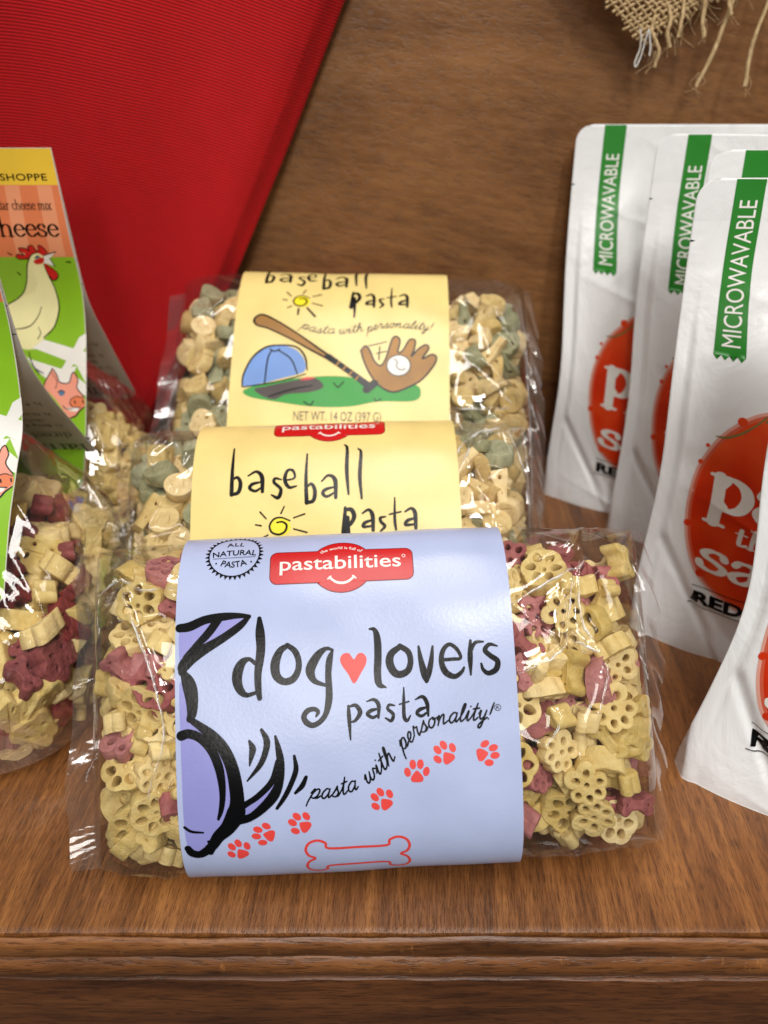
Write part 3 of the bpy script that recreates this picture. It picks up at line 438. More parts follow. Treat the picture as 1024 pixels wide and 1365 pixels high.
def mixc(nt, fac, a, b, blend='MIX'):
    n = nt.nodes.new('ShaderNodeMix'); n.data_type = 'RGBA'; n.blend_type = blend
    for s, v in ((0, fac), (6, a), (7, b)):
        if hasattr(v, 'is_linked') or hasattr(v, 'links'): nt.links.new(v, n.inputs[s])
        else: n.inputs[s].default_value = v
    return n.outputs[2]

def wood(name, dark, mid, light, grain_scale, rot, rough=.36, pore=.5, figure=1.0, worn=0.0):
    m, nt, b, N, L = new_mat(name)
    base = coords(nt, 'Object', (1, 1, 1), rot)
    def sc(s):
        mp = N('ShaderNodeMapping'); mp.inputs['Scale'].default_value = s; L(base, mp.inputs['Vector']); return mp.outputs[0]
    fig = tex(nt, 'ShaderNodeTexNoise', sc(tuple(g * figure for g in grain_scale)), Scale=1.0, Detail=5.0, Roughness=.55, Distortion=1.6)
    fine = tex(nt, 'ShaderNodeTexNoise', sc(tuple(g * 9 for g in grain_scale)), Scale=1.0, Detail=4.0, Roughness=.65)
    por = tex(nt, 'ShaderNodeTexNoise', sc(tuple(g * 26 for g in grain_scale)), Scale=1.0, Detail=2.0, Roughness=.6)
    blot = tex(nt, 'ShaderNodeTexNoise', sc((14, 14, 14)), Scale=1.0, Detail=3.0)
    a1 = N('ShaderNodeMath'); a1.operation = 'MULTIPLY_ADD'; L(fine.outputs['Fac'], a1.inputs[0]); a1.inputs[1].default_value = .55; 
    a2 = N('ShaderNodeMath'); a2.operation = 'MULTIPLY_ADD'; L(fig.outputs['Fac'], a2.inputs[0]); a2.inputs[1].default_value = .75; a2.inputs[2].default_value = -.22
    L(a2.outputs[0], a1.inputs[2])
    a3 = N('ShaderNodeMath'); a3.operation = 'MULTIPLY_ADD'; L(blot.outputs['Fac'], a3.inputs[0]); a3.inputs[1].default_value = .35; L(a1.outputs[0], a3.inputs[2])
    r = ramp(nt, [(.36, dark), (.60, mid), (.86, light)]); L(a3.outputs[0], r.inputs[0])
    pr = ramp(nt, [(.36, (1, 1, 1, 1)), (.47, (0, 0, 0, 1))]); L(por.outputs['Fac'], pr.inputs[0])
    pf = N('ShaderNodeMath'); pf.operation = 'MULTIPLY'; L(pr.outputs[0], pf.inputs[0]); pf.inputs[1].default_value = pore
    col = mixc(nt, pf.outputs[0], r.outputs[0], tuple(c * .35 for c in dark[:3]) + (1,))
    if worn:
        wn = tex(nt, 'ShaderNodeTexNoise', sc((120, 40, 60)), Scale=1.0, Detail=5.0, Roughness=.7)
        wr = ramp(nt, [(.62, (0, 0, 0, 1)), (.72, (1, 1, 1, 1))]); L(wn.outputs['Fac'], wr.inputs[0])
        wf = N('ShaderNodeMath'); wf.operation = 'MULTIPLY'; L(wr.outputs[0], wf.inputs[0]); wf.inputs[1].default_value = worn
        col = mixc(nt, wf.outputs[0], col, tuple(min(1, c * 1.7) for c in light[:3]) + (1,))
    L(col, b.inputs['Base Color'])
    rr = N('ShaderNodeMapRange'); L(fine.outputs['Fac'], rr.inputs[0]); rr.inputs[3].default_value = rough - .06; rr.inputs[4].default_value = rough + .12
    L(rr.outputs[0], b.inputs['Roughness'])
    hb = N('ShaderNodeMath'); hb.operation = 'SUBTRACT'; L(fine.outputs['Fac'], hb.inputs[0]); L(pr.outputs[0], hb.inputs[1])
    bump(nt, b, hb.outputs[0], .35, .0003)
    return m
M = {}
M['shelf'] = wood('stained_shelf_wood', srgb(68, 38, 16), srgb(122, 75, 36), srgb(164, 108, 56), (105, 6.5, 105), (0, 0, math.radians(3)), .38, .55, 1.0, .25)
M['panel'] = wood('stained_panel_wood', srgb(92, 57, 30), srgb(130, 87, 49), srgb(156, 109, 65), (9.0, 50, 40), (0, math.radians(-9), 0), .38, .22, .45)
M['edge'] = wood('stained_edge_wood', srgb(70, 39, 17), srgb(126, 78, 40), srgb(168, 112, 62), (5, 40, 40), (0, 0, 0), .36, .5, 1.0, .4)
M['rail'] = wood('stained_rail_wood', srgb(62, 33, 16), srgb(108, 64, 33), srgb(142, 89, 49), (4, 40, 30), (0, 0, 0), .40, .5)

def paper(name, col, rough=.42, coat=0.0, grain=.06, spec=.5):
    m, nt, b, N, L = new_mat(name)
    n = tex(nt, 'ShaderNodeTexNoise', coords(nt, 'Object', (900, 900, 900)), Scale=1.0, Detail=3.0)
    n2 = tex(nt, 'ShaderNodeTexNoise', coords(nt, 'Object', (45, 45, 45)), Scale=1.0, Detail=4.0)
    lo = tuple(c * (1 - grain * 1.6) for c in col[:3]) + (1,); hi = tuple(min(1, c * (1 + grain * .6)) for c in col[:3]) + (1,)
    r = ramp(nt, [(.3, lo), (.7, hi)]); L(n2.outputs['Fac'], r.inputs[0])
    L(r.outputs[0], b.inputs['Base Color']); b.inputs['Roughness'].default_value = rough
    b.inputs['Specular IOR Level'].default_value = spec; b.inputs['Coat Weight'].default_value = coat; b.inputs['Coat Roughness'].default_value = .3
    bump(nt, b, n.outputs['Fac'], .35, .00012)
    return m
M['blue_paper'] = paper('pale_blue_paper', srgb(180, 192, 228), .27, grain=.05, spec=.42)
M['yellow_paper'] = paper('pale_yellow_paper', srgb(240, 217, 140), .30, spec=.4)
M['white_paper'] = paper('white_card', srgb(225, 222, 214), .5)
M['ink'] = paper('black_ink', srgb(10, 11, 13), .25, spec=.22)
M['lavender'] = paper('lavender_ink', srgb(148, 148, 214), .36)
M['red_ink'] = paper('red_ink', srgb(205, 22, 24), .36)
M['coral'] = paper('coral_ink', srgb(232, 72, 66), .36)
M['white_ink'] = paper('white_ink', srgb(240, 238, 232), .4)
M['sun_yellow'] = paper('sun_yellow_ink', srgb(242, 226, 14), .4)
M['grass_green'] = paper('green_ink', srgb(22, 150, 36), .4)
M['cap_blue'] = paper('cap_blue_ink', srgb(104, 146, 214), .4)
M['brim_brown'] = paper('dark_brown_ink', srgb(54, 36, 30), .4)
M['bat_brown'] = paper('tan_brown_ink', srgb(170, 118, 30), .4, grain=.2)
M['grey_ink'] = paper('grey_ink', srgb(70, 68, 66), .5)
M['card_yellow'] = paper('card_yellow_ink', srgb(240, 200, 62), .4)
M['card_orange'] = paper('card_orange_ink', srgb(226, 128, 84), .4)
M['card_peach'] = paper('card_peach_ink', srgb(236, 156, 116), .4)
M['card_green'] = paper('card_green_ink', srgb(138, 190, 34), .36)
M['cream_ink'] = paper('cream_ink', srgb(242, 236, 178), .4)
M['pig_pink'] = paper('pig_pink_ink', srgb(240, 158, 136), .4)
M['pig_orange'] = paper('snout_orange_ink', srgb(230, 128, 84), .4)
M['eye_blue'] = paper('eye_blue_ink', srgb(78, 120, 156), .4)
M['pouch_green'] = paper('pouch_green_ink', srgb(34, 128, 34), .38)

def plastic_pouch():
    m, nt, b, N, L = new_mat('white_foil_pouch')
    uv = coords(nt, 'UV', (1, 1, 1))
    n2 = tex(nt, 'ShaderNodeTexNoise', coords(nt, 'Object', (28, 28, 14)), Scale=1.0, Detail=5.0, Roughness=.55, Distortion=.6)
    fine = tex(nt, 'ShaderNodeTexNoise', coords(nt, 'Object', (110, 110, 60)), Scale=1.0, Detail=4.0)
    b.inputs['Base Color'].default_value = srgb(238, 239, 240); b.inputs['Roughness'].default_value = .34
    ck = tex(nt, 'ShaderNodeTexChecker', coords(nt, 'UV', (1, 1, 1)), Scale=1150.0)
    sp = N('ShaderNodeSeparateXYZ'); L(uv, sp.inputs[0])
    gt = N('ShaderNodeMath'); gt.operation = 'GREATER_THAN'; L(sp.outputs[1], gt.inputs[0]); gt.inputs[1].default_value = .193
    mu = N('ShaderNodeMath'); mu.operation = 'MULTIPLY'; L(gt.outputs[0], mu.inputs[0]); L(ck.outputs['Fac'], mu.inputs[1])
    b1 = bump(nt, None, n2.outputs['Fac'], .60, .0045)
    b2 = bump(nt, None, fine.outputs['Fac'], .12, .0008, b1.outputs[0])
    bump(nt, b, mu.outputs[0], .6, .0003, b2.outputs[0])
    return m
M['pouch'] = plastic_pouch()

def tomato_mat():
    m, nt, b, N, L = new_mat('printed_tomato_red')
    n = tex(nt, 'ShaderNodeTexNoise', coords(nt, 'Object', (30, 30, 22)), Scale=1.0, Detail=3.0, Distortion=.4)
    r = ramp(nt, [(.30, srgb(184, 34, 10)), (.52, srgb(218, 56, 18)), (.78, srgb(238, 100, 44))]); L(n.outputs['Fac'], r.inputs[0])
    L(r.outputs[0], b.inputs['Base Color']); b.inputs['Roughness'].default_value = .34
    return m
M['tomato'] = tomato_mat(); M['tomato'].node_tree.nodes['Principled BSDF'].inputs['Specular IOR Level'].default_value = .3
M['tomato_pale'] = paper('printed_tomato_edge', srgb(232, 168, 152), .36)
M['tomato_mid'] = paper('printed_tomato_rim', srgb(216, 96, 70), .36)
M['stem'] = paper('printed_stem', srgb(128, 112, 60), .4)

def pasta_mat(name, a, c, speck, rough=.62):
    m, nt, b, N, L = new_mat(name)
    oi = N('ShaderNodeObjectInfo')
    n = tex(nt, 'ShaderNodeTexNoise', coords(nt, 'Object', (260, 260, 260)), Scale=1.0, Detail=4.0, Roughness=.6)
    r = ramp(nt, [(.28, a), (.72, c)]); L(n.outputs['Fac'], r.inputs[0])
    hv = N('ShaderNodeHueSaturation'); L(r.outputs[0], hv.inputs['Color'])
    mr = N('ShaderNodeMapRange'); L(oi.outputs['Random'], mr.inputs[0]); mr.inputs[3].default_value = .80; mr.inputs[4].default_value = 1.14
    L(mr.outputs[0], hv.inputs['Value'])
    ms = N('ShaderNodeMapRange'); L(oi.outputs['Random'], ms.inputs[0]); ms.inputs[3].default_value = 1.10; ms.inputs[4].default_value = .86
    L(ms.outputs[0], hv.inputs['Saturation'])
    L(hv.outputs[0], b.inputs['Base Color']); b.inputs['Roughness'].default_value = rough
    b.inputs['Subsurface Weight'].default_value = .10; b.inputs['Subsurface Radius'].default_value = (1, .7, .35); b.inputs['Subsurface Scale'].default_value = .0022
    f = tex(nt, 'ShaderNodeTexNoise', coords(nt, 'Object', (1000, 1000, 1000)), Scale=1.0, Detail=4.0)
    bump(nt, b, f.outputs['Fac'], .75, .00055)
    b.inputs['Specular IOR Level'].default_value = .3
    return m
M['pasta_cream'] = pasta_mat('cream_pasta', srgb(212, 182, 108), srgb(238, 215, 150), .5)
M['pasta_pale'] = pasta_mat('pale_tan_pasta', srgb(212, 182, 120), srgb(236, 212, 154), .5)
M['pasta_pink'] = pasta_mat('beet_pink_pasta', srgb(150, 82, 85), srgb(192, 122, 118), .5)
M['pasta_wine'] = pasta_mat('wine_red_pasta', srgb(104, 38, 44), srgb(152, 70, 68), .5)
M['pasta_green'] = pasta_mat('grey_green_pasta', srgb(138, 138, 104), srgb(176, 174, 138), .5)

def film_mat(name, k=1.0, base=.0, rough=.05, haze=.010):
    m, nt, b, N, L = new_mat(name); nt.nodes.remove(b)
    out = nt.nodes['Material Output']
    n = tex(nt, 'ShaderNodeTexNoise', coords(nt, 'Object', (38, 38, 38)), Scale=1.0, Detail=3.0, Roughness=.5, Distortion=.8)
    v = tex(nt, 'ShaderNodeTexVoronoi', coords(nt, 'Object', (55, 55, 55)), Scale=1.0, feature='DISTANCE_TO_EDGE')
    vr = ramp(nt, [(0.0, (1, 1, 1, 1)), (.10, (0, 0, 0, 1))]); L(v.outputs['Distance'], vr.inputs[0])
    b1 = bump(nt, None, n.outputs['Fac'], .11, .0028)
    b2 = bump(nt, None, vr.outputs[0], .0, .0012, b1.outputs[0])
    gl = N('ShaderNodeBsdfAnisotropic'); gl.inputs['Roughness'].default_value = rough; gl.inputs['Color'].default_value = (1, 1, 1, 1); L(b2.outputs[0], gl.inputs['Normal'])
    tr = N('ShaderNodeBsdfTransparent'); tr.inputs[0].default_value = (.985, .985, .98, 1)
    df = N('ShaderNodeBsdfDiffuse'); df.inputs[0].default_value = (.85, .85, .83, 1)
    fr = N('ShaderNodeFresnel'); fr.inputs['IOR'].default_value = 1.46; L(b2.outputs[0], fr.inputs['Normal'])
    mu = N('ShaderNodeMath'); mu.operation = 'MULTIPLY_ADD'; mu.use_clamp = True; L(fr.outputs[0], mu.inputs[0]); mu.inputs[1].default_value = k; mu.inputs[2].default_value = base
    mn = N('ShaderNodeMath'); mn.operation = 'MINIMUM'; L(mu.outputs[0], mn.inputs[0]); mn.inputs[1].default_value = .38
    m1 = N('ShaderNodeMixShader'); m1.inputs[0].default_value = haze; L(tr.outputs[0], m1.inputs[1]); L(df.outputs[0], m1.inputs[2])
    m2 = N('ShaderNodeMixShader'); L(mn.outputs[0], m2.inputs[0]); L(m1.outputs[0], m2.inputs[1]); L(gl.outputs[0], m2.inputs[2])
    L(m2.outputs[0], out.inputs['Surface'])
    return m
M['film'] = film_mat('clear_bag_film')
def crease_glint_mat():
    m, nt, b, N, L = new_mat('crease_glint_film'); nt.nodes.remove(b)
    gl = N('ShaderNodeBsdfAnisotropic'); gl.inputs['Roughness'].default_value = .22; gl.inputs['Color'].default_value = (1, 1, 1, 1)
    tr = N('ShaderNodeBsdfTransparent'); df = N('ShaderNodeBsdfDiffuse'); df.inputs[0].default_value = (.9, .9, .9, 1)  # white diffuse stands in for the shine along the folds
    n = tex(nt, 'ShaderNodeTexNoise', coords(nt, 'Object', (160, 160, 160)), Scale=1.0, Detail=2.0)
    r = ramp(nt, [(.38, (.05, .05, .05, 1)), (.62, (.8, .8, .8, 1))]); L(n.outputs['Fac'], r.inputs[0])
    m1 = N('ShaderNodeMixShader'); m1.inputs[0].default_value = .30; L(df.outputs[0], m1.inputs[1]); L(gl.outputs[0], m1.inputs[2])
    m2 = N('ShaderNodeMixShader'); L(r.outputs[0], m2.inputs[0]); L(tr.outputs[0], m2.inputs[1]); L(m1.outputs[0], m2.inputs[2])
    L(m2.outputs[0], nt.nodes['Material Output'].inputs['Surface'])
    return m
M['crease_glint'] = crease_glint_mat()
M['seal'] = film_mat('clear_seal_film', 1.5, .008, .10, .03)

def cloth_red():
    m, nt, b, N, L = new_mat('red_apron_cotton')
    uv = coords(nt, 'UV', (1, 1, 1))
    nz = tex(nt, 'ShaderNodeTexNoise', coords(nt, 'UV', (60, 60, 60)), Scale=1.0, Detail=3.0)
    w1 = tex(nt, 'ShaderNodeTexWave', coords(nt, 'UV', (1, 1, 1), (0, 0, math.radians(90))), Scale=205.0, Distortion=.4, Detail=1.0)
    w2 = tex(nt, 'ShaderNodeTexWave', coords(nt, 'UV', (1, 1, 1)), Scale=270.0, Distortion=.6, Detail=1.0)
    mu = N('ShaderNodeMath'); mu.operation = 'MULTIPLY'; L(w1.outputs['Fac'], mu.inputs[0])
    ad = N('ShaderNodeMath'); ad.operation = 'MULTIPLY_ADD'; L(w2.outputs['Fac'], ad.inputs[0]); ad.inputs[1].default_value = .55; ad.inputs[2].default_value = .45
    L(ad.outputs[0], mu.inputs[1])
    r = ramp(nt, [(.02, srgb(118, 3, 9)), (.5, srgb(200, 12, 20)), (1.0, srgb(222, 30, 34))]); L(mu.outputs[0], r.inputs[0])
    col = mixc(nt, .25, r.outputs[0], nz.outputs['Color'], 'SOFT_LIGHT')
    L(col, b.inputs['Base Color']); b.inputs['Roughness'].default_value = .8; b.inputs['Specular IOR Level'].default_value = .25
    b.inputs['Sheen Weight'].default_value = .15; b.inputs['Sheen Tint'].default_value = (1, .3, .3, 1)
    bump(nt, b, mu.outputs[0], .45, .0005)
    return m
M['red_cloth'] = cloth_red()
def jute(name, a, c):
    m, nt, b, N, L = new_mat(name)
    n = tex(nt, 'ShaderNodeTexNoise', coords(nt, 'Object', (1200, 1200, 300)), Scale=1.0, Detail=4.0)
    r = ramp(nt, [(.3, a), (.7, c)]); L(n.outputs['Fac'], r.inputs[0]); L(r.outputs[0], b.inputs['Base Color'])
    b.inputs['Roughness'].default_value = .85; bump(nt, b, n.outputs['Fac'], .6, .0004)
    return m
M['jute'] = jute('jute_fibre', srgb(158, 130, 88), srgb(218, 190, 144))
M['white_thread'] = jute('white_thread', srgb(190, 188, 182), srgb(236, 234, 228))
# ================================================================ the setting: shelf and back panel
X0, X1, WALL_Y = -.62, .62, .468
def extrude_profile(name, prof, mat, x0=X0, x1=X1, nx=160, wob=0.0, seed=0):
    """(y, z) profile swept along X, with a slight hand-finished waviness"""
    prof = np.asarray(prof, float); xs = np.linspace(x0, x1, nx); rs = np.random.default_rng(seed)
    w = sum(rs.uniform(.3, 1) * np.sin(xs * k + rs.uniform(0, 6)) for k in (17, 41, 97, 230)) * wob
    V = np.zeros((nx, len(prof), 3)); V[..., 0] = xs[:, None]; V[..., 1] = prof[:, 0]; V[..., 2] = prof[:, 1]
    V[..., 1] += w[:, None] * (prof[:, 0] < .2); V[..., 2] += .5 * np.roll(w, 7)[:, None] * (prof[:, 0] < .137)
    F = grid_faces(nx, len(prof), True).tolist()
    F.append(list(range(len(prof)))[::-1]); F.append([(nx - 1) * len(prof) + i for i in range(len(prof))])
    o = mesh_obj(name, V, F, mat, None, smooth=True)
    o.data.set_sharp_from_angle(angle=math.radians(35))
    return tag(o, kind='structure')
# the board: worn top face, then a narrow lipping strip along the front with a fine open joint
extrude_profile('shelf_board', [(.1352, -.0004), (.1348, -.0012), (.1348, -.0104), (.47, -.0104), (.47, 0), (.30, 0), (.20, 0), (.1375, 0), (.1360, -.00008)], M['shelf'], wob=.00014, seed=1)
extrude_profile('shelf_lipping', [(.1342, -.0011), (.1337, -.0008), (.1330, -.0010), (.1322, -.0018), (.1316, -.0034), (.1314, -.0056), (.1316, -.0080), (.1322, -.0098), (.1332, -.0106), (.1345, -.0106), (.1345, -.0018)], M['edge'], wob=.00028, seed=2)
extrude_profile('shelf_edge_moulding', [(.1350, -.0113), (.1328, -.0113), (.1312, -.0126), (.1303, -.0150), (.1302, -.0178), (.1309, -.0206), (.1324, -.0226), (.1350, -.0232)], M['edge'], wob=.00018, seed=3)
extrude_profile('front_rail', [(.1322, -.0238), (.1313, -.0243), (.1310, -.0254), (.1310, -.0440), (.1318, -.0446), (.1318, -.16), (.155, -.16), (.155, -.0238)], M['rail'], wob=.00016, seed=4)
extrude_profile('back_panel', [(WALL_Y, -.02), (WALL_Y, .56), (WALL_Y + .018, .56), (WALL_Y + .018, -.02)], M['panel'])
# ================================================================ pasta shapes (shared meshes)
def outline_mesh(name, outer, holes, thick, bevel, deform=None):
    cu = bpy.data.curves.new(name, 'CURVE'); cu.dimensions = '2D'; cu.fill_mode = 'BOTH'; cu.extrude = thick / 2 - bevel
    cu.bevel_depth = bevel; cu.bevel_resolution = 1
    for pts in [outer] + holes:
        sp = cu.splines.new('POLY'); sp.points.add(len(pts) - 1); sp.use_cyclic_u = True
        for p, q in zip(sp.points, pts): p.co = (q[0], q[1], 0, 1)
    o = bpy.data.objects.new(name, cu); COL.objects.link(o)
    me = bpy.data.meshes.new_from_object(o.evaluated_get(bpy.context.evaluated_depsgraph_get()))
    bpy.data.objects.remove(o); bpy.data.curves.remove(cu)
    V = np.array([v.co[:] for v in me.vertices])
    if deform is not None:
        V = deform(V); me.vertices.foreach_set('co', V.ravel())
    me.name = name
    me.polygons.foreach_set('use_smooth', [True] * len(me.polygons)); me.set_sharp_from_angle(angle=math.radians(38)); me.update()
    return me
def ell(cx, cy, rx, ry, rot=0.0, n=12, egg=0.0):
    a = np.linspace(0, 2 * np.pi, n, endpoint=False); x = rx * np.cos(a); y = ry * np.sin(a) * (1 + egg * np.cos(a))
    c, s = math.cos(rot), math.sin(rot); return np.stack([cx + x * c - y * s, cy + x * s + y * c], -1)
def bend(rs, k=14):
    kx, ky, tw, tp = rs.uniform(-k, k), rs.uniform(-k, k), rs.uniform(-25, 25), rs.uniform(-14, 14)
    sh = rs.uniform(-.25, .25, 2)
    def f(V):
        V = V.copy(); z = V[:, 2].copy()
        s = 1 + tp * z; V[:, 0] *= s; V[:, 1] *= s
        V[:, 0] += sh[0] * z; V[:, 1] += sh[1] * z
        V[:, 2] += kx * V[:, 0] ** 2 + ky * V[:, 1] ** 2 + tw * V[:, 0] * V[:, 1]
        return V
    return f
def paw_shape(k, rs):
    R = .0080 * rs.uniform(.95, 1.06); nl = 6
    a = np.linspace(0, 2 * np.pi, 48, endpoint=False); ph = rs.uniform(0, 6)
    r = R * (.93 + .13 * np.abs(np.cos(nl * (a - ph) / 2)) ** .8) * (1 + .05 * np.sin(2 * a + ph))
    outer = np.stack([r * np.cos(a), r * np.sin(a) * .96], -1)
    holes = [ell(.62 * R * math.cos(ph + i * 2 * np.pi / nl), .60 * R * math.sin(ph + i * 2 * np.pi / nl), R * rs.uniform(.295, .335), R * rs.uniform(.245, .275), ph + i * 2 * np.pi / nl + rs.uniform(-.3, .3), 12, -.25) for i in range(nl)]
    holes += [ell(.13 * R, .03 * R, .16 * R, .14 * R, 0, 10)]
    if k % 2: holes.append(ell(-.19 * R, -.08 * R, .10 * R, .09 * R, 0, 8))
    return outline_mesh('paw_pasta', outer, holes, rs.uniform(.0064, .0082), .0004, bend(rs, 12))
def foot_shape(k, rs):
    """paw print: a pad with four toes, a hole in each"""
    R = .0078; pts = []
    lob = [(-.62, .28, .30), (-.24, .66, .32), (.26, .66, .32), (.64, .26, .30), (.38, -.46, .40), (-.36, -.48, .40)]
    a = np.linspace(0, 2 * np.pi, 60, endpoint=False)
    for t in a:
        d = np.array([math.cos(t), math.sin(t)]); best = .45
        for (x, y, r) in lob:
            b = x * d[0] + y * d[1]; q = b * b - (x * x + y * y - r * r)
            if q > 0 and b + math.sqrt(q) > best: best = b + math.sqrt(q)
        pts.append(d * best * R)
    holes = [ell(x * R, y * R, r * R * .76, r * R * .66, math.atan2(y, x), 12, -.2) for (x, y, r) in lob[:4]]
    holes += [ell(.32 * R, -.36 * R, .27 * R, .22 * R, -.8, 12), ell(-.30 * R, -.38 * R, .27 * R, .22 * R, .8, 12), ell(0, .07 * R, .19 * R, .18 * R, 0, 10)]
    return outline_mesh('paw_pasta', np.array(pts), holes, rs.uniform(.0058, .0075), .0005, bend(rs, 14))
def bone_shape(k, rs):
    s = rs.uniform(.00076, .00092)
    q = [(0, 1.7), (2.8, 1.9), (4.2, 3.3), (5.8, 4.5), (7.5, 3.9), (8.0, 2.2), (7.2, .35)]
    q = [(x * s, y * s) for x, y in q]; top = [(-x, y) for x, y in q[::-1]] + q[1:]
    ring = top + [(x, -y) for x, y in top[::-1]]
    holes = [ell(5.6 * s, 0, 1.1 * s, 1.5 * s, 0, 10), ell(-5.6 * s, 0, 1.1 * s, 1.5 * s, 0, 10)]
    return outline_mesh('bone_pasta', catmull(ring, 2, True), holes, rs.uniform(.0066, .0085), .0007, bend(rs, 20))
def glove_shape(k, rs):
    R = .0080; a = np.linspace(0, 2 * np.pi, 56, endpoint=False)
    r = R * np.where(np.sin(a) > 0, .92 + .10 * np.abs(np.sin(3.5 * a)), .88 - .08 * np.cos(2 * a))
    outer = np.stack([r * np.cos(a), r * np.sin(a)], -1)
    holes = [ell((-.52 + .26 * i) * R, (.34 - .10 * abs(i - 2)) * R, .30 * R, .075 * R, math.radians(105 - 8 * i), 10) for i in range(5)]
    holes += [ell(-.30 * R, -.38 * R, .22 * R, .16 * R, .5, 12), ell(.36 * R, -.42 * R, .20 * R, .09 * R, .9, 10)]
    return outline_mesh('glove_pasta', outer, holes, rs.uniform(.0055, .0070), .0005, bend(rs, 12))
def bat_shape(k, rs):
    x = np.linspace(-1, 1, 14); h = .0018 + .0020 * smooth(x, -.6, .9)
    top = np.stack([x * .0085, h], -1); bot = np.stack([x[::-1] * .0085, -h[::-1]], -1)
    return outline_mesh('bat_pasta', np.vstack([top, bot]), [ell(.0050, 0, .0018, .0014), ell(-.0035, 0, .0014, .0007)], rs.uniform(.0065, .0085), .0006, bend(rs, 24))
def ball_shape(k, rs):
    return outline_mesh('ball_pasta', ell(0, 0, .0062, .0062, 0, 30), [ell(-.0026, 0, .0008, .0034, .2, 12), ell(.0026, 0, .0008, .0034, -.2, 12)], .0072, .0008, bend(rs, 10))
def beast_shape(k, rs):
    """farm animals: a lumpy body outline with slots"""
    R = .0088; a = np.linspace(0, 2 * np.pi, 52, endpoint=False); ph = rs.uniform(0, 6)
    r = R * (.86 + .12 * np.sin(3 * a + ph) + .08 * np.sin(5 * a + 2 * ph) + .05 * np.sin(8 * a))
    outer = np.stack([r * np.cos(a) * 1.08, r * np.sin(a) * .92], -1)
    holes = [ell(.48 * R * math.cos(ph + i * 1.57), .42 * R * math.sin(ph + i * 1.57), R * rs.uniform(.14, .24), R * rs.uniform(.10, .17), rs.uniform(0, 3), 12) for i in range(4)]
    return outline_mesh('animal_pasta', outer, holes, rs.uniform(.0065, .0080), .0006, bend(rs, 16))
_rs = np.random.default_rng(11)
SHAPES = {'paw_pasta': [paw_shape(k, _rs) for k in range(5)] + [foot_shape(k, _rs) for k in range(4)],
          'bone_pasta': [bone_shape(k, _rs) for k in range(5)],
          'glove_pasta': [glove_shape(k, _rs) for k in range(5)], 'bat_pasta': [bat_shape(k, _rs) for k in range(4)], 'ball_pasta': [ball_shape(k, _rs) for k in range(3)],
          'animal_pasta': [beast_shape(k, _rs) for k in range(7)]}
_mat_copies, _vert_cache = {}, {}
def coloured(me, mat):
    key = (me.name, mat.name)
    if key not in _mat_copies:
        c = me.copy(); c.materials.clear(); c.materials.append(mat); _mat_copies[key] = c
    return _mat_copies[key]
def relax(P, r, project, pull, it=160):
    """push overlapping pieces apart inside the bag"""
    n = len(P)
    for k in range(it):
        D = P[:, None] - P[None]; d = np.linalg.norm(D, axis=2) + 1e-9
        np.fill_diagonal(d, 1)
        ov = np.clip(2 * r - d, 0, None); np.fill_diagonal(ov, 0)
        P = P + (D / d[..., None] * ov[..., None]).sum(1) * .30 + pull * (.0004 if k < it * .8 else 0)
        P = project(P)
    return P
def frame_from(z, rs, tilt):
    z = z + rs.normal(size=3) * tilt; z /= np.linalg.norm(z)
    x = rs.normal(size=3); x -= z * (x @ z); x /= np.linalg.norm(x); y = np.cross(z, x)
    return np.stack([x, y, z], 1)
def drop_pasta(root, W, Nrm, outer, kinds, mats, rs, size=1.0, fix=None):
    """W world points, Nrm outward normals, outer = 0..1 closeness to the film"""
    loc0 = np.array(root.location)
    kn = [k for k, w in kinds]; kw = np.array([w for k, w in kinds]); mn = [m for m, w in mats]; mw = np.array([w for m, w in mats])
    for p, n, q in zip(W, Nrm, outer):
        kind = kn[rs.choice(len(kn), p=kw / kw.sum())]; me = SHAPES[kind][rs.integers(len(SHAPES[kind]))]
        mat = M[mn[rs.choice(len(mn), p=mw / mw.sum())]]
        o = bpy.data.objects.new(kind, coloured(me, mat)); link(o, root)
        Rm = frame_from(n, rs, .28 if rs.random() < (.12 if kind == 'bone_pasta' else .45 * q + .12) else 1.8) * size * rs.uniform(.93, 1.06)
        if fix is not None:                                      # nudge it back until no corner sticks out of the film
            if me.name not in _vert_cache: _vert_cache[me.name] = np.array([v.co[:] for v in me.vertices])[::3]
            X = _vert_cache[me.name] @ Rm.T
            for _ in range(6):
                s = fix(X + p)
                if s is None: break
                p = p + s
        m4 = np.eye(4); m4[:3, :3] = Rm; m4[:3, 3] = p - loc0
        o.matrix_basis = Matrix(m4.tolist())
# ================================================================ bags lying on their side, with a paper sleeve
def ridge_noise(X, Y, rs, n=9, amp=.0007):
    d = np.zeros_like(X)
    for i in range(n):
        a = rs.uniform(0, np.pi); f = rs.uniform(70, 190); ph = rs.uniform(0, 6); g = rs.uniform(0, 6)
        w = np.sin((X * math.cos(a) + Y * math.sin(a)) * f + ph + 1.3 * np.sin(X * 60 + g) + 1.1 * np.sin(Y * 47 + g))
        d += amp * rs.uniform(.4, 1) * (1 - np.abs(w)) ** 4 * (.5 + .5 * np.sin(X * 40 + Y * 33 + ph * 2))
    return d
def seg_dist(X, Y, pts):
    best = np.full(X.shape, 1.0)
    for (x0, y0), (x1, y1) in zip(pts[:-1], pts[1:]):
        dx, dy = x1 - x0, y1 - y0; t = np.clip(((X - x0) * dx + (Y - y0) * dy) / (dx * dx + dy * dy), 0, 1)
        best = np.minimum(best, np.hypot(X - x0 - t * dx, Y - y0 - t * dy))
    return best
def bag_profile(b, x):
    s = np.clip(np.abs(x) / b.half, 0, 1)
    tb = np.clip(1 - s ** 11, 0, 1) ** .50
    return b.a * (1 - .035 * s ** 6 * (1 - .0)), np.maximum(b.b * tb, .0004)
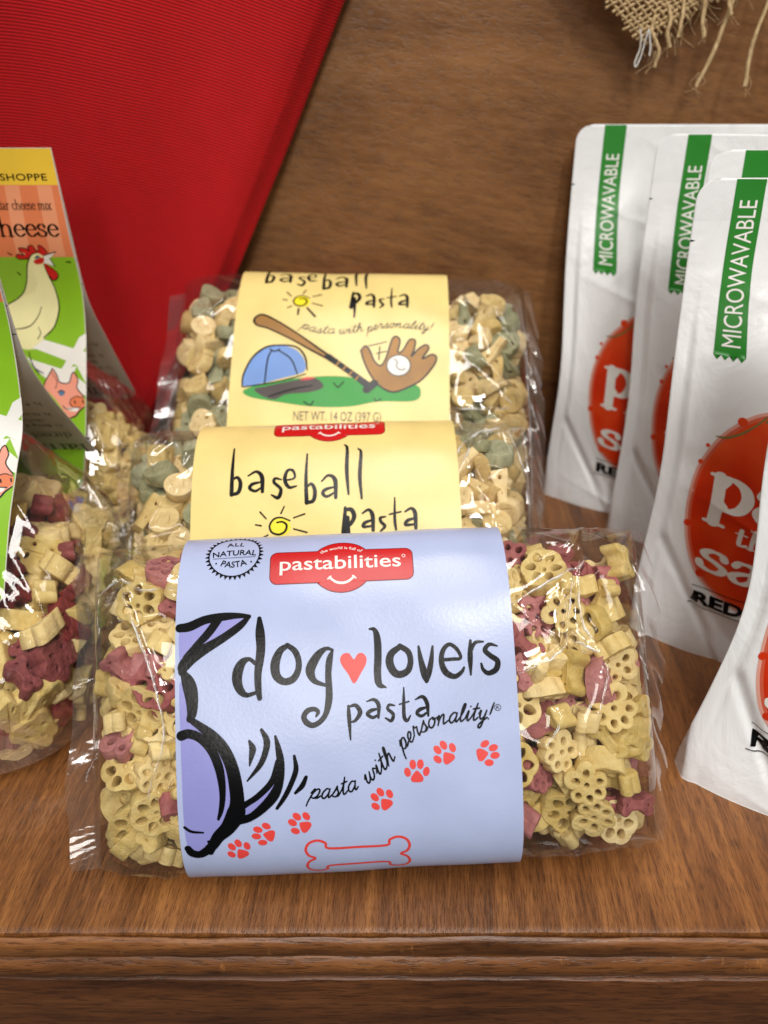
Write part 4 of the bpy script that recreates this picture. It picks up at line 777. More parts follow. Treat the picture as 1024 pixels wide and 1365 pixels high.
def make_film(root, b, rs, res, creases=(), crumple=1.0):
    nx = int(2 * b.half / res); nt = int(4.2 * (b.a + b.b) / res)
    x = np.sin(np.linspace(-np.pi / 2, np.pi / 2, nx)) * .35 * b.half + np.linspace(-1, 1, nx) * .65 * b.half
    t, sn, su, sL = section(1, 1, b.n, nt); t, sn, su = t[:-1], sn[:-1], su[:-1]
    A, Bk = bag_profile(b, x)
    nn = Bk[:, None] * sn; uu = A[:, None] * su
    X = np.broadcast_to(x[:, None], nn.shape)
    # paper length along the section, for creases
    tt, s1, s2, LL = section(b.a, b.b, b.n, nt); Vv = np.broadcast_to(LL[:-1], nn.shape)
    win = np.clip(np.maximum(smooth(b.lab0 - X, -.002, .006), smooth(X - b.lab1, -.002, .006)), 0, 1)
    end = smooth(np.abs(X) / b.half, .99, .90)
    d = (ridge_noise(X, Vv, rs, 5, .0011 * crumple) + .0004 * crumple * np.sin(X * 150 + np.sin(Vv * 90) * 2) * np.sin(Vv * 120 + np.sin(X * 70))) * win
    for pts, amp, wd in creases:
        d = d + 1.5 * amp * np.exp(-seg_dist(X, Vv, pts) / (1.7 * wd))
    d = d * (.25 + .75 * end) - .0004 * (1 - win)
    # outward direction of the section
    gn = sn ** 1 * np.abs(sn) ** (b.n - 2) / b.b; gu = su * np.abs(su) ** (b.n - 2) / b.a; l = np.hypot(gn, gu) + 1e-9
    nn = nn + d * gn / l; uu = uu + d * gu / l
    V = b.local(X, nn, uu)
    mesh_obj('film', V, grid_faces(nx, len(t), True), M['film'], root)
    # flat fin seals at both ends, crimped and wavy
    for sgn in (-1, 1):
        w, nu, nw = .0105, 150, 16
        q = np.linspace(0, 1, nw)[:, None]; h = np.linspace(-1, 1, nu)[None]
        a1 = b.a * .965
        xx = sgn * (b.half - .0008 + w * q * (1 - .10 * np.abs(h) ** 8)) + 0 * h
        ph = rs.uniform(0, 6)
        curl = .0045 * q * np.sin(3.1 * h + ph) + .0016 * q * np.sin(11 * h + 2 * ph) + .00007 * np.sin(h * 150 + q * 5) * smooth(q, .1, .3)
        if sgn > 0: curl = curl - .010 * q ** 2 + .0025 * q * np.sin(19 * h + 6 * q) ; 
        u2 = a1 * h * (1 + .015 * q) + .0008 * np.sin(23 * h) * q
        mesh_obj('seal_fin', b.local(xx, curl, u2), grid_faces(nw, nu), M['seal'], root)
def film_crease_glints(root, b, lines, rs):
    """pressed folds in the film, as raised ribbons with their bright glints painted white"""
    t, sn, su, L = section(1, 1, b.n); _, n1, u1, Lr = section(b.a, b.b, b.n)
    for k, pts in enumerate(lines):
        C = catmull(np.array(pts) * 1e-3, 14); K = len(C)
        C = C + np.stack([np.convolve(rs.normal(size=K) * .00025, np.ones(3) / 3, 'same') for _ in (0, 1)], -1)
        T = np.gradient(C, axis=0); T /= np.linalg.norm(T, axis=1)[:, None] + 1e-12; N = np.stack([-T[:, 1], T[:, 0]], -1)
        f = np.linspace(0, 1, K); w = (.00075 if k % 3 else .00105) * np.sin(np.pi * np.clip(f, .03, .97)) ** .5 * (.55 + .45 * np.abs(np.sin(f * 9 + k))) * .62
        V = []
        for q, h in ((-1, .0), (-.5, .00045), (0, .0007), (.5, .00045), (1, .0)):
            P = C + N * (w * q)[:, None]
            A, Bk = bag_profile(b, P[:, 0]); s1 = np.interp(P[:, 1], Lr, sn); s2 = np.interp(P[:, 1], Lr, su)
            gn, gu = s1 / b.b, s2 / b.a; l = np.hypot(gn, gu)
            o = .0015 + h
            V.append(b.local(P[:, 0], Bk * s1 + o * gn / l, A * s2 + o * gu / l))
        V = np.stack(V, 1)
        mesh_obj('film_crease_glint', V, grid_faces(K, 5), M['crease_glint'], root)
def make_sleeve(root, b, mat, v0, v1, name='label'):
    """paper wrapped round the middle: outside, inside and edges"""
    nu, nv = 110, 260
    u = np.linspace(b.lab0, b.lab1, nu)[:, None]; v = np.linspace(v0, v1, nv)[None]
    rp = np.sin(np.clip((u - b.lab0) / (b.lab1 - b.lab0), 0, 1) * np.pi) * .0004 
    O = b.label(u + 0 * v, v + 0 * u, rp * 0 + 0 * v); I = b.label(u + 0 * v, v + 0 * u, -.00022 + 0 * v + 0 * u)
    V = np.concatenate([O.reshape(-1, 3), I.reshape(-1, 3)]); n = nu * nv
    F = grid_faces(nu, nv).tolist() + [f[::-1] for f in grid_faces(nu, nv, base=n).tolist()]
    for i in range(nu - 1):
        for j in (0, nv - 1): F.append([i * nv + j, (i + 1) * nv + j, n + (i + 1) * nv + j, n + i * nv + j])
    for j in range(nv - 1):
        for i in (0, nu - 1): F.append([i * nv + j, i * nv + j + 1, n + i * nv + j + 1, n + i * nv + j])
    o = mesh_obj(name, V, F, mat, root); o.data.set_sharp_from_angle(angle=math.radians(60))
    return o
def fill_bag(root, b, rs, n_side, kinds, mats, r=.0052, margin=.0054, size=.96):
    for lo, hi in ((-b.half + .007, b.lab0 + .010), (b.lab1 - .010, b.half - .007)):
        P = np.stack([rs.uniform(lo, hi, n_side), rs.uniform(-b.b, b.b, n_side) * .6, rs.uniform(-b.a, b.a, n_side) * .8], -1)
        def lim(x):
            A, Bk = bag_profile(b, x); return np.maximum(A - margin - .0008, .004), np.maximum(Bk - margin, .0006)
        def project(Q):
            Q[:, 0] = np.clip(Q[:, 0], lo, hi); A, Bk = lim(Q[:, 0])
            f = ((np.abs(Q[:, 1]) / Bk) ** b.n + (np.abs(Q[:, 2]) / A) ** b.n) ** (1 / b.n); s = np.where(f > 1, 1 / f, 1)
            Q[:, 1] *= s; Q[:, 2] *= s; return Q
        P = relax(P, r, project, np.array([0, .0, -.06]))
        A, Bk = lim(P[:, 0])
        gn = np.sign(P[:, 1]) * np.abs(P[:, 1] / Bk) ** (b.n - 1) / Bk; gu = np.sign(P[:, 2]) * np.abs(P[:, 2] / A) ** (b.n - 1) / A
        f = ((np.abs(P[:, 1]) / Bk) ** b.n + (np.abs(P[:, 2]) / A) ** b.n) ** (1 / b.n)
        l = np.hypot(gn, gu) + 1e-6; gn, gu = gn / l, gu / l
        W = b.local(P[:, 0], P[:, 1], P[:, 2]); N = gn[:, None] * b.nn + gu[:, None] * b.up
        def fix(Q):
            D = Q - b.C; x, nn, uu = D @ b.ex, D @ b.nn, D @ b.up
            A, Bk = bag_profile(b, np.clip(x, -b.half, b.half)); Bk = np.maximum(Bk, .004)
            f = ((np.abs(nn) / Bk) ** b.n + (np.abs(uu) / A) ** b.n) ** (1 / b.n); i = f.argmax(); s = np.zeros(3)
            if f[i] > .985: s = s - (f[i] - .975) / f[i] * (nn[i] * b.nn + uu[i] * b.up)
            e = np.abs(x).max() - (b.half - .0022)
            if e > 0: s = s - np.sign(x.mean()) * e * b.ex
            return s if np.abs(s).max() > 1e-5 else None
        drop_pasta(root, W, N, np.clip(f * 1.6 - .6, 0, 1), kinds, mats, rs, size, fix)

def logo(parent, S, du=0.0, dv=0.0):
    cx, cy = -.4 + du, 47.2 + dv
    p = Print()
    def rr(x0, y0, x1, y1, r):
        out = []
        for (qx, qy, a0) in ((x1 - r, y1 - r, 0), (x0 + r, y1 - r, 90), (x0 + r, y0 + r, 180), (x1 - r, y0 + r, 270)):
            out += [(qx + r * math.cos(math.radians(a0 + k * 15)), qy + r * math.sin(math.radians(a0 + k * 15))) for k in range(7)]
        return out
    def outline(g):
        a = np.linspace(0, 2 * np.pi, 200, endpoint=False); R = []
        rx, ry, hw, hh, rc = 10.6 + g, 9.7 + g, 24.6 + g, 6.0 + g, 2.4 + g
        box = np.array(rr(-hw, -hh, hw, hh, rc))
        pts = [tuple(q) for q in box if False]
        ang = math.asin(hh / ry); xe = rx * math.cos(ang)
        top = [(rx * math.cos(t), ry * math.sin(t)) for t in np.linspace(ang, np.pi - ang, 26)]
        bot = [(rx * math.cos(t), ry * math.sin(t)) for t in np.linspace(np.pi + ang, 2 * np.pi - ang, 26)]
        q = rr(-hw, -hh, hw, hh, rc)
        return q[0:7] + top + q[7:14] + q[14:21] + bot + q[21:28]
    Print().poly([(cx + x, cy + y) for x, y in outline(.35)]).build('logo_rim', M['brim_red'], parent, S, .05)
    p.poly([(cx + x, cy + y) for x, y in outline(0)]); lo = p.build('logo', M['red_ink'], parent, S, .09)
    t = Print(); fit_text(t, 'pastabilities', (cx - 21.4, cy - 1.2), (cx + 20.6, cy - 1.2), 5.4, .008)
    fit_text(t, 'the world is full of', (cx - 7.2, cy + 4.9), (cx + 7.0, cy + 4.9), 1.25, .012, 1.9)
    t.stroke([(cx - 4.2, cy - 4.4, .7), (cx - 2.2, cy - 6.0, .8), (cx, cy - 6.5, .85), (cx + 2.2, cy - 6.0, .8), (cx + 4.2, cy - 4.4, .7)])
    t.stroke([(cx - 4.8, cy - 4.9, .5), (cx - 3.8, cy - 4.0, .5)]).stroke([(cx + 3.8, cy - 4.0, .5), (cx + 4.8, cy - 4.9, .5)])
    a = np.linspace(0, 6.2, 10); t.stroke([(cx + 21.7 + .55 * math.cos(q), cy + 2.9 + .55 * math.sin(q), .2) for q in a])
    t.build('logo_lettering', M['white_ink'], parent, S, .15)
M['brim_red'] = paper('dark_red_ink', srgb(120, 20, 22), .4)

def paw_print(parent, S, cx, cy, deg):
    p = Print(); a = math.radians(deg); c, s = math.cos(a), math.sin(a)
    T = lambda x, y: (cx + x * c - y * s, cy + x * s + y * c)
    for x, y, rx, ry, t in ((-3.1, .3, 1.1, 1.55, .25), (-1.25, 2.75, 1.12, 1.6, .08), (1.25, 2.75, 1.12, 1.6, -.08), (3.1, .3, 1.1, 1.55, -.25)):
        q = T(x, y); p.ellipse(q[0], q[1], rx, ry, 18, a + t)
    p.poly([T(x, y) for x, y in ((0, .75), (1.1, -.2), (2.05, -1.6), (1.8, -2.8), (.6, -3.1), (-.6, -3.1), (-1.8, -2.8), (-2.05, -1.6), (-1.1, -.2))], 4)
    p.build('paw_print', M['coral'], parent, S)

def dog_bag():
    b = BAG_DOG; rs = np.random.default_rng(6)
    root = thing('pasta_bag', 'clear pasta bag with pale blue label showing a cartoon dog and red paw prints', 'pasta bag', b.C * np.array([1, 1, 0]))
    sl = make_sleeve(root, b, M['blue_paper'], b.sL[0] + .0005, b.sL[-1] - .0005); sl['label'] = 'pale blue printed paper sleeve'
    S = lambda u, v, o: b.label(u - .0085, v, o)
    f = Print()
    for q in DOG_FILL: f.poly(q, 4)
    f.build('dog_drawing_fill', M['lavender'], sl, S, .06)
    Print().strokes(DOG_INK).build('dog_drawing_outline', M['ink'], sl, S, .12)
    Print().strokes(DOG_TITLE).build('title_lettering', M['ink'], sl, S)
    Print().poly(DOG_HEART[0], 4).build('heart', M['coral'], sl, S)
    Print().strokes(DOG_PASTA).build('title_lettering', M['ink'], sl, S)
    t = Print()
    for w, path, fl in zip(('pasta', 'with', 'personality!'), DOG_TAG, (1, 1, 1)): pen_text(t, w, path, 3.1, .58, SCRIPT, .34)
    rx, ry = DOG_REG[0][0]; a = np.linspace(0, 6.28, 14); t.stroke([(rx + 1.0 * math.cos(q), ry + 1.0 * math.sin(q), .16) for q in a]); fit_text(t, 'R', (rx - .45, ry - .5), (rx + .5, ry - .5), 1.05)
    t.build('tagline_lettering', M['ink'], sl, S)
    for q in DOG_PAWS: paw_print(sl, S, *q[0])
    (bx, by), _, _, _ = DOG_BONE[0]; p = Print()
    half = [(0, 4.0), (10.2, 4.2), (11.2, 6.4), (14.0, 7.6), (17.0, 6.6), (18.2, 4.0), (17.2, 1.4), (15.0, .1)]
    top = [(-x, y) for x, y in half[::-1]] + half[1:]
    ring = top + [(x, -y) for x, y in top[::-1]][1:-1]
    p.stroke([(bx + x * .95, by + 1.2 + y * .95, .85) for x, y in ring], 4, closed=True); p.build('bone_outline', M['coral'], sl, S)
    logo(sl, S)
    cx, cy = -38.0, 53.7; p = Print(); R = 8.9
    z = []
    for k in range(36):
        a0 = k * 2 * np.pi / 36; z += [((R + (1.05 if j == 1 else 0)) * math.cos(a0 + j * np.pi / 36), (R + (1.05 if j == 1 else 0)) * math.sin(a0 + j * np.pi / 36)) for j in (0, 1)]
    for k in range(36):
        a0, a1 = k * 2 * np.pi / 36, (k + .95) * 2 * np.pi / 36; am = (a0 + a1) / 2
        p.poly([(cx + R * math.cos(a0), cy + R * math.sin(a0)), (cx + (R + 1.5) * math.cos(am), cy + (R + 1.5) * math.sin(am)), (cx + R * math.cos(a1), cy + R * math.sin(a1))])
    p.stroke([(cx + R * math.cos(q), cy + R * math.sin(q), .34) for q in np.linspace(0, 2 * np.pi, 40, endpoint=False)], 1, closed=True)
    fit_text(p, 'NATURAL', (cx - 7.5, cy - 1.0), (cx + 7.6, cy - 1.0), 2.5, .012, .5)
    fit_text(p, 'PASTA', (cx - 4.6, cy - 4.6), (cx + 4.8, cy - 4.6), 2.5, .012, -.9); fit_text(p, 'ALL', (cx - 3.0, cy + 3.6), (cx + 3.0, cy + 3.6), 2.2, .0, .4)
    p.stroke([(cx - 7.4, cy - 1.6, .14), (cx, cy - 1.5, .14), (cx + 7.4, cy - 1.6, .14)]); p.ellipse(cx - 6.1, cy - 3.6, .32, .32, 10).ellipse(cx + 6.1, cy - 3.6, .32, .32, 10)
    p.build('badge', M['ink'], sl, S)
    cr = [([(x * 1e-3, v * 1e-3) for x, v in q], .0011, .0010) for q in CREASE_DOG] + [([(-.0960, -.052), (-.0880, -.057), (-.0690, -.0590)], .0012, .0010)]
    make_film(root, b, rs, .00075, cr)
    film_crease_glints(root, b, CREASE_DOG, rs)
    fill_bag(root, b, rs, 205, [('paw_pasta', 7), ('bone_pasta', 5)], [('pasta_cream', 80), ('pasta_pink', 20)])
    return root

def baseball_bag(b, label, seed, n_side, du, res, v0, v1, res_r=.0053):
    rs = np.random.default_rng(seed)
    root = thing('pasta_bag', label, 'pasta bag', b.C * np.array([1, 1, 0]))
    sl = make_sleeve(root, b, M['yellow_paper'], v0, v1); sl['label'] = 'pale yellow printed paper sleeve'
    S = lambda u, v, o: b.label(u + du, v, o)
    Print().strokes(BB_TITLE).build('title_lettering', M['ink'], sl, S)
    Print().poly(BB_SUN[0], 3).build('sun_disc', M['sun_yellow'], sl, S, .06)
    Print().strokes(BB_SUNINK).build('sun_outline', M['ink'], sl, S, .12)
    t = Print()
    for w, path in zip(('pasta', 'with', 'personality!'), BB_TAG): pen_text(t, w, path, 2.9, .46, SCRIPT, .34)
    t.build('tagline_lettering', M['grey_ink'], sl, S)
    Print().poly(BB_GRASS[0], 5).build('grass_patch', M['grass_green'], sl, S, .05)
    Print().strokes(BB_TUFT).build('grass_tufts', M['ink'], sl, S, .09)
    c = Print().poly(BB_BRIM[0], 4).build('cap_brim', M['brim_brown'], sl, S, .09)
    Print().poly(BB_RED[0], 4).build('cap_band', M['red_ink'], sl, S, .12)
    Print().poly(BB_CAP[0], 4).build('cap_crown', M['cap_blue'], sl, S, .12)
    Print().strokes(BB_CAPINK).build('cap_outline', M['ink'], sl, S, .16)
    Print().poly(BB_BAT[0], 4).build('bat', M['bat_brown'], sl, S, .13)
    Print().strokes(BB_BATINK).build('bat_outline', M['ink'], sl, S, .17)
    Print().strokes(BB_WRAP).build('bat_grip_wrap', M['bat_brown'], sl, S, .24)
    Print().poly(BB_GLOVE[0], 3).build('glove', M['bat_brown'], sl, S, .09)
    Print().strokes(BB_GLOVEINK, 4).build('glove_outline', M['ink'], sl, S, .12)
    Print().poly(BB_BALL[0], 3).build('ball', M['white_ink'], sl, S, .16)
    Print().strokes(BB_BALLINK, 4).build('ball_outline', M['grey_ink'], sl, S, .19)
    p = Print(); fit_text(p, 'NET WT. 14 OZ (397 G)', (-20.4, -62.6), (25.0, -62.6), 5.3, .0); p.build('net_weight_lettering', M['grey_ink'], sl, S)
    logo(sl, S, 1.9, 10.6)
    make_film(root, b, rs, res, [([(b.lab1, -.004), (.076, -.002), (.084, .000)], .0015, .0014), ([(.084, .000), (.074, .014), (.070, .018)], .0015, .0014), ([(b.lab1, .030), (.066, .044), (.078, .052)], .0018, .0014), ([(-.088, .05), (-.078, .044), (-.070, .052)], .0018, .0014), ([(.08, .05), (.09, .03)], .0015, .0012)], 1.2)
    film_crease_glints(root, b, CREASE_MID if b is BAG_MID else CREASE_BACK, rs)
    fill_bag(root, b, rs, n_side, [('glove_pasta', 6), ('bat_pasta', 3), ('ball_pasta', 2)], [('pasta_pale', 74), ('pasta_green', 26)], r=res_r)
    return root
dog_bag()
BAG_BACK.vshift = .0435
baseball_bag(BAG_MID, 'clear pasta bag with yellow label wedged right behind the blue labelled bag', 21, 185, 0.0, .0012, -.075, .112)
baseball_bag(BAG_BACK, 'clear pasta bag with yellow label showing a printed cap, bat and glove', 33, 240, -.0077, .0013, -.0690, .095)
# ================================================================ farm pasta bags with folded header cards
def farm_bag(card, label, yc0, yc1, depth, xr, seed, n, wine):
    rs = np.random.default_rng(seed)
    root = thing('farm_pasta_bag', label, 'pasta bag', ((card.x0 + card.x1) / 2, yc0, 0))
    xl = xr - .155; xc, hw = (xr + xl) / 2, (xr - xl) / 2
    def prof(z):
        t = np.interp(z, [0, .004, .015, .04, .060, .080, .095, .110, .125, .20], np.array([.90, .97, 1.0, 1.0, .85, .58, .36, .17, .05, .01]))
        w = np.interp(z, [0, .004, .015, .05, .070, .085, .100, .115, .20], [.93, .97, 1.0, 1.0, .95, .80, .62, .45, .30])
        return depth * t, hw * w, yc0 + (yc1 - yc0) * smooth(z, .03, .13)
    def plan(q, z, n_=3.2):
        T, W, Y = prof(z); c, s = np.cos(q), np.sin(q)
        return np.stack([xc + W * np.sign(c) * np.abs(c) ** (2 / n_), Y + T * np.sign(s) * np.abs(s) ** (2 / n_), z + 0 * q], -1)
    nz, nq = 150, 300
    z = np.concatenate([np.linspace(.0012, .12, nz - 20), np.linspace(.122, .185, 20)])[:, None] + np.zeros(nq); q = np.broadcast_to(np.linspace(0, 2 * np.pi, nq, endpoint=False), z.shape)
    V = plan(q, z); cr = ridge_noise(V[..., 0] + V[..., 1], V[..., 2], rs, 7, .0008) * smooth(z, .0, .02) * (1 - smooth(z, .10, .14))
    out = np.stack([np.cos(q), np.sin(q), 0 * q], -1); V = V + out * cr[..., None]
    F = grid_faces(nz, nq, True).tolist(); F.append(list(range(nq)))
    mesh_obj('film', V, F, M['film'], root)
    r, m = .0062, .0062
    P = np.stack([rs.uniform(xr - .06, xr, n), rs.uniform(-depth, depth, n) * .7 + yc0, rs.uniform(.005, .10, n)], -1)
    lo = xr - .066
    def project(Q):
        Q[:, 2] = np.clip(Q[:, 2], .0075, .104); Q[:, 0] = np.maximum(Q[:, 0], lo)
        T, W, Y = prof(Q[:, 2]); T, W = np.maximum(T - m, .004), W - m
        f = ((np.abs(Q[:, 0] - xc) / W) ** 3.2 + (np.abs(Q[:, 1] - Y) / T) ** 3.2) ** (1 / 3.2); s = np.where(f > 1, 1 / f, 1)
        Q[:, 0] = xc + (Q[:, 0] - xc) * s; Q[:, 1] = Y + (Q[:, 1] - Y) * s; return Q
    P = relax(P, r, project, np.array([0, 0, -.7]))
    T, W, Y = prof(P[:, 2]); fx, fy = (P[:, 0] - xc) / W, (P[:, 1] - Y) / T
    N = np.stack([np.sign(fx) * np.abs(fx) ** 2.2 / W, np.sign(fy) * np.abs(fy) ** 2.2 / T, 4 * smooth(P[:, 2], .07, .1) * 3], -1); N /= np.linalg.norm(N, axis=1)[:, None] + 1e-9
    f = (np.abs(fx) ** 3.2 + np.abs(fy) ** 3.2) ** (1 / 3.2)
    def fix(Q):
        s = np.zeros(3); lo_z = Q[:, 2].min()
        if lo_z < .002: s[2] = .002 - lo_z
        T, W, Y = prof(np.clip(Q[:, 2], 0, .2)); T = np.maximum(T, .006)
        f = ((np.abs(Q[:, 0] - xc) / W) ** 3.2 + (np.abs(Q[:, 1] - Y) / T) ** 3.2) ** (1 / 3.2); i = f.argmax()
        if f[i] > .985: s[:2] = -(f[i] - .975) / f[i] * np.array([Q[i, 0] - xc, Q[i, 1] - Y[i]])
        return s if np.abs(s).max() > 1e-5 else None
    drop_pasta(root, P, N, np.clip(f * 1.6 - .6, 0, 1), [('animal_pasta', 7), ('bone_pasta', 2), ('paw_pasta', 1)], [('pasta_cream', 1 - wine), ('pasta_wine', wine)], rs, 1.08, fix)
    # the card: two leaves of white board, printed outside on the front and inside on the back
    def leaf(front, Lv, name, corner=.009):
        nu, nv = 40, 110
        v = np.linspace(0, Lv, nv)[None]; k = np.clip((v - (Lv - corner)) / corner, 0, 1); inset = corner * (1 - np.sqrt(1 - k ** 2))
        fr = np.linspace(0, 1, nu)[:, None]
        u = -inset - fr * (card.W - 2 * inset)
        O = card.leaf(u, v + 0 * u, front, 0.0); I = card.leaf(u, v + 0 * u, front, -.00035)
        n_ = nu * nv; V = np.concatenate([O.reshape(-1, 3), I.reshape(-1, 3)])
        F = grid_faces(nu, nv).tolist() + [g[::-1] for g in grid_faces(nu, nv, base=n_).tolist()]
        for j in range(nv - 1):
            for i in (0, nu - 1): F.append([i * nv + j, i * nv + j + 1, n_ + i * nv + j + 1, n_ + i * nv + j])
        for i in range(nu - 1): F.append([i * nv + nv - 1, (i + 1) * nv + nv - 1, n_ + (i + 1) * nv + nv - 1, n_ + i * nv + nv - 1])
        o = mesh_obj(name, V, F, M['white_paper'], root); o.data.set_sharp_from_angle(angle=math.radians(50)); return o
    fl = leaf(True, card.Lf, 'card_front'); bl = leaf(False, card.Lb, 'card_back')
    fl['label'] = 'printed front of the folded header card'; bl['label'] = 'white back of the folded header card'
    S = lambda u, v, o: card.leaf(u, v, True, o)
    yb, ob = CARD_BANDS[0]; Wm = card.W * 1000 - .3; Lm = card.Lf * 1000 - .3
    Print().poly([(-.3, .2), (-.3, yb), (-Wm, yb), (-Wm, .2)]).build('yellow_band', M['card_yellow'], fl, S, .03, cut_v=3)
    Print().poly([(-.3, yb), (-.3, ob), (-Wm, ob), (-Wm, yb)]).build('orange_band', M['card_orange'], fl, S, .03, cut_v=3)
    c = 9.0; arc = lambda sx, x0: [(x0 + sx * c * (1 - math.cos(t)), Lm - c + c * math.sin(t)) for t in np.linspace(0, np.pi / 2, 10)]
    Print().poly([(-.3, ob)] + arc(-1, -.3) + arc(1, -Wm)[::-1] + [(-Wm, ob)]).build('green_band', M['card_green'], fl, S, .03, cut_v=2)
    s = Print()
    for q in CARD_STRIPES: s.poly(q)
    for k in range(1, 4): s.poly([(x - 27 * k, y) for x, y in CARD_STRIPES[0]])
    s.build('peach_stripe', M['card_peach'], fl, S, .05, cut_v=3)
    flipv = lambda pr, fn: fn
    def down(pr, txt, x0, x1, y, h, **kw):                      # v runs down the card
        t = Print(); fit_text(t, txt, (x0, 0), (x1, 0), h, **kw); pr.k += 1
        pr._add([(a, y - b) for a, b, c_ in t.V], t.F, .004 * pr.k)
    def down_pen(pr, txt, x0, x1, y, xh, w):
        t = Print(); pen_text(t, txt, [(x0, 0), (x1, 0)], xh, w, ROMAN, 0.0, .68); pr._add([(a, y - b) for a, b, c_ in t.V], t.F, [c_ for a, b, c_ in t.V])
    p = Print(); down(p, 'SHOPPE', -27.2, -4.9, 14.0, 3.1, bold=.012, space=1.05); p.build('brand_lettering', M['ink'], fl, S)
    p = Print(); down_pen(p, 'cheddar cheese mix', -40.0, -5.6, 27.0, 2.8, .40); down_pen(p, 'cheese', -39.5, -4.6, 39.4, 5.6, 1.25); p.build('flavour_lettering', M['ink'], fl, S)
    Print().poly(CARD_FENCE[0]).poly(CARD_FENCE[1]).poly(CARD_FENCE[2]).build('fence_drawing', M['white_ink'], fl, S, .05)
    Print().poly(CARD_HEN[0], 3).build('rooster_drawing', M['cream_ink'], fl, S, .09)
    h = Print()
    for q in CARD_COMB: h.poly(q, 3)
    h.build('rooster_comb', M['red_ink'], fl, S, .13); Print().poly(CARD_BEAK[0]).build('rooster_beak', M['white_ink'], fl, S, .13)
    Print().strokes(CARD_HENINK).build('rooster_outline', M['ink'], fl, S, .17)
    Print().poly(CARD_PIG[0], 3).build('pig_drawing', M['pig_pink'], fl, S, .09); Print().poly(CARD_SNOUT[0], 3).build('pig_snout', M['pig_orange'], fl, S, .12)
    Print().poly(CARD_TOOTH[0], 3).build('pig_smile', M['white_ink'], fl, S, .12); Print().strokes(CARD_PIGINK).build('pig_outline', M['ink'], fl, S, .16)
    Print().poly(CARD_EYE[0], 2).poly(CARD_EYE[1], 2).build('eyes', M['eye_blue'], fl, S, .19)
    p = Print(); down(p, '(240G)', -22.0, -7.6, 165.6, 4.4, bold=.02); p.build('net_weight_lettering', M['grey_ink'], fl, S)
    # inside of the back leaf, seen upside down
    Sb = lambda u, v, o: card.leaf(u, v, False, -.00035 - o)
    p = Print()
    def inv_pen(txt, x0, x1, y, xh, w):                          # turned half round: u runs left, v up
        t = Print(); pen_text(t, txt, [(0, 0), (abs(x1 - x0), 0)], xh, w, ROMAN, 0.0, .6); p._add([(x0 - a, y + b) for a, b, c_ in t.V], t.F, [c_ for a, b, c_ in t.V])
    def inv_type(txt, x0, x1, y, hgt):
        t = Print(); fit_text(t, txt, (0, 0), (abs(x1 - x0), 0), hgt); p.k += 1; p._add([(x0 - a, y + b) for a, b, c_ in t.V], t.F, .004 * p.k)
    inv_pen('farm', -3.0, -30.0, 151.0, 7.2, 1.3); inv_pen('directions', -5.4, -40.0, 138.3, 3.4, .62)
    inv_type('1). Bring 4 ', -6.6, -24.0, 129.0, 3.0); inv_type('2). Drain', -6.6, -21.0, 117.2, 3.0); inv_type('3). P', -6.6, -14.5, 106.8, 3.0); inv_type('GENTLY', -12.8, -23.5, 123.4, 2.6)
    p.stroke([(-5.0, 136.9, .22), (-22, 136.9, .22), (-40, 136.9, .22)])
    for y in (22, 52, 64): p.stroke([(-.4, y, .4), (-2.6, y + .2, .4)])
    p.build('directions_lettering', M['grey_ink'], bl, Sb, .02)
    return root
farm_bag(CARD_FRONT, 'green-carded pasta bag of cream and wine-red pasta beside the blue labelled bag', .2590, .2945, .0700, -.1215, 41, 290, .38)
farm_bag(CARD_REAR, 'clear pasta bag with a rooster header card standing in front of the red cloth', .376, .3865, .054, -.1290, 52, 200, .12)

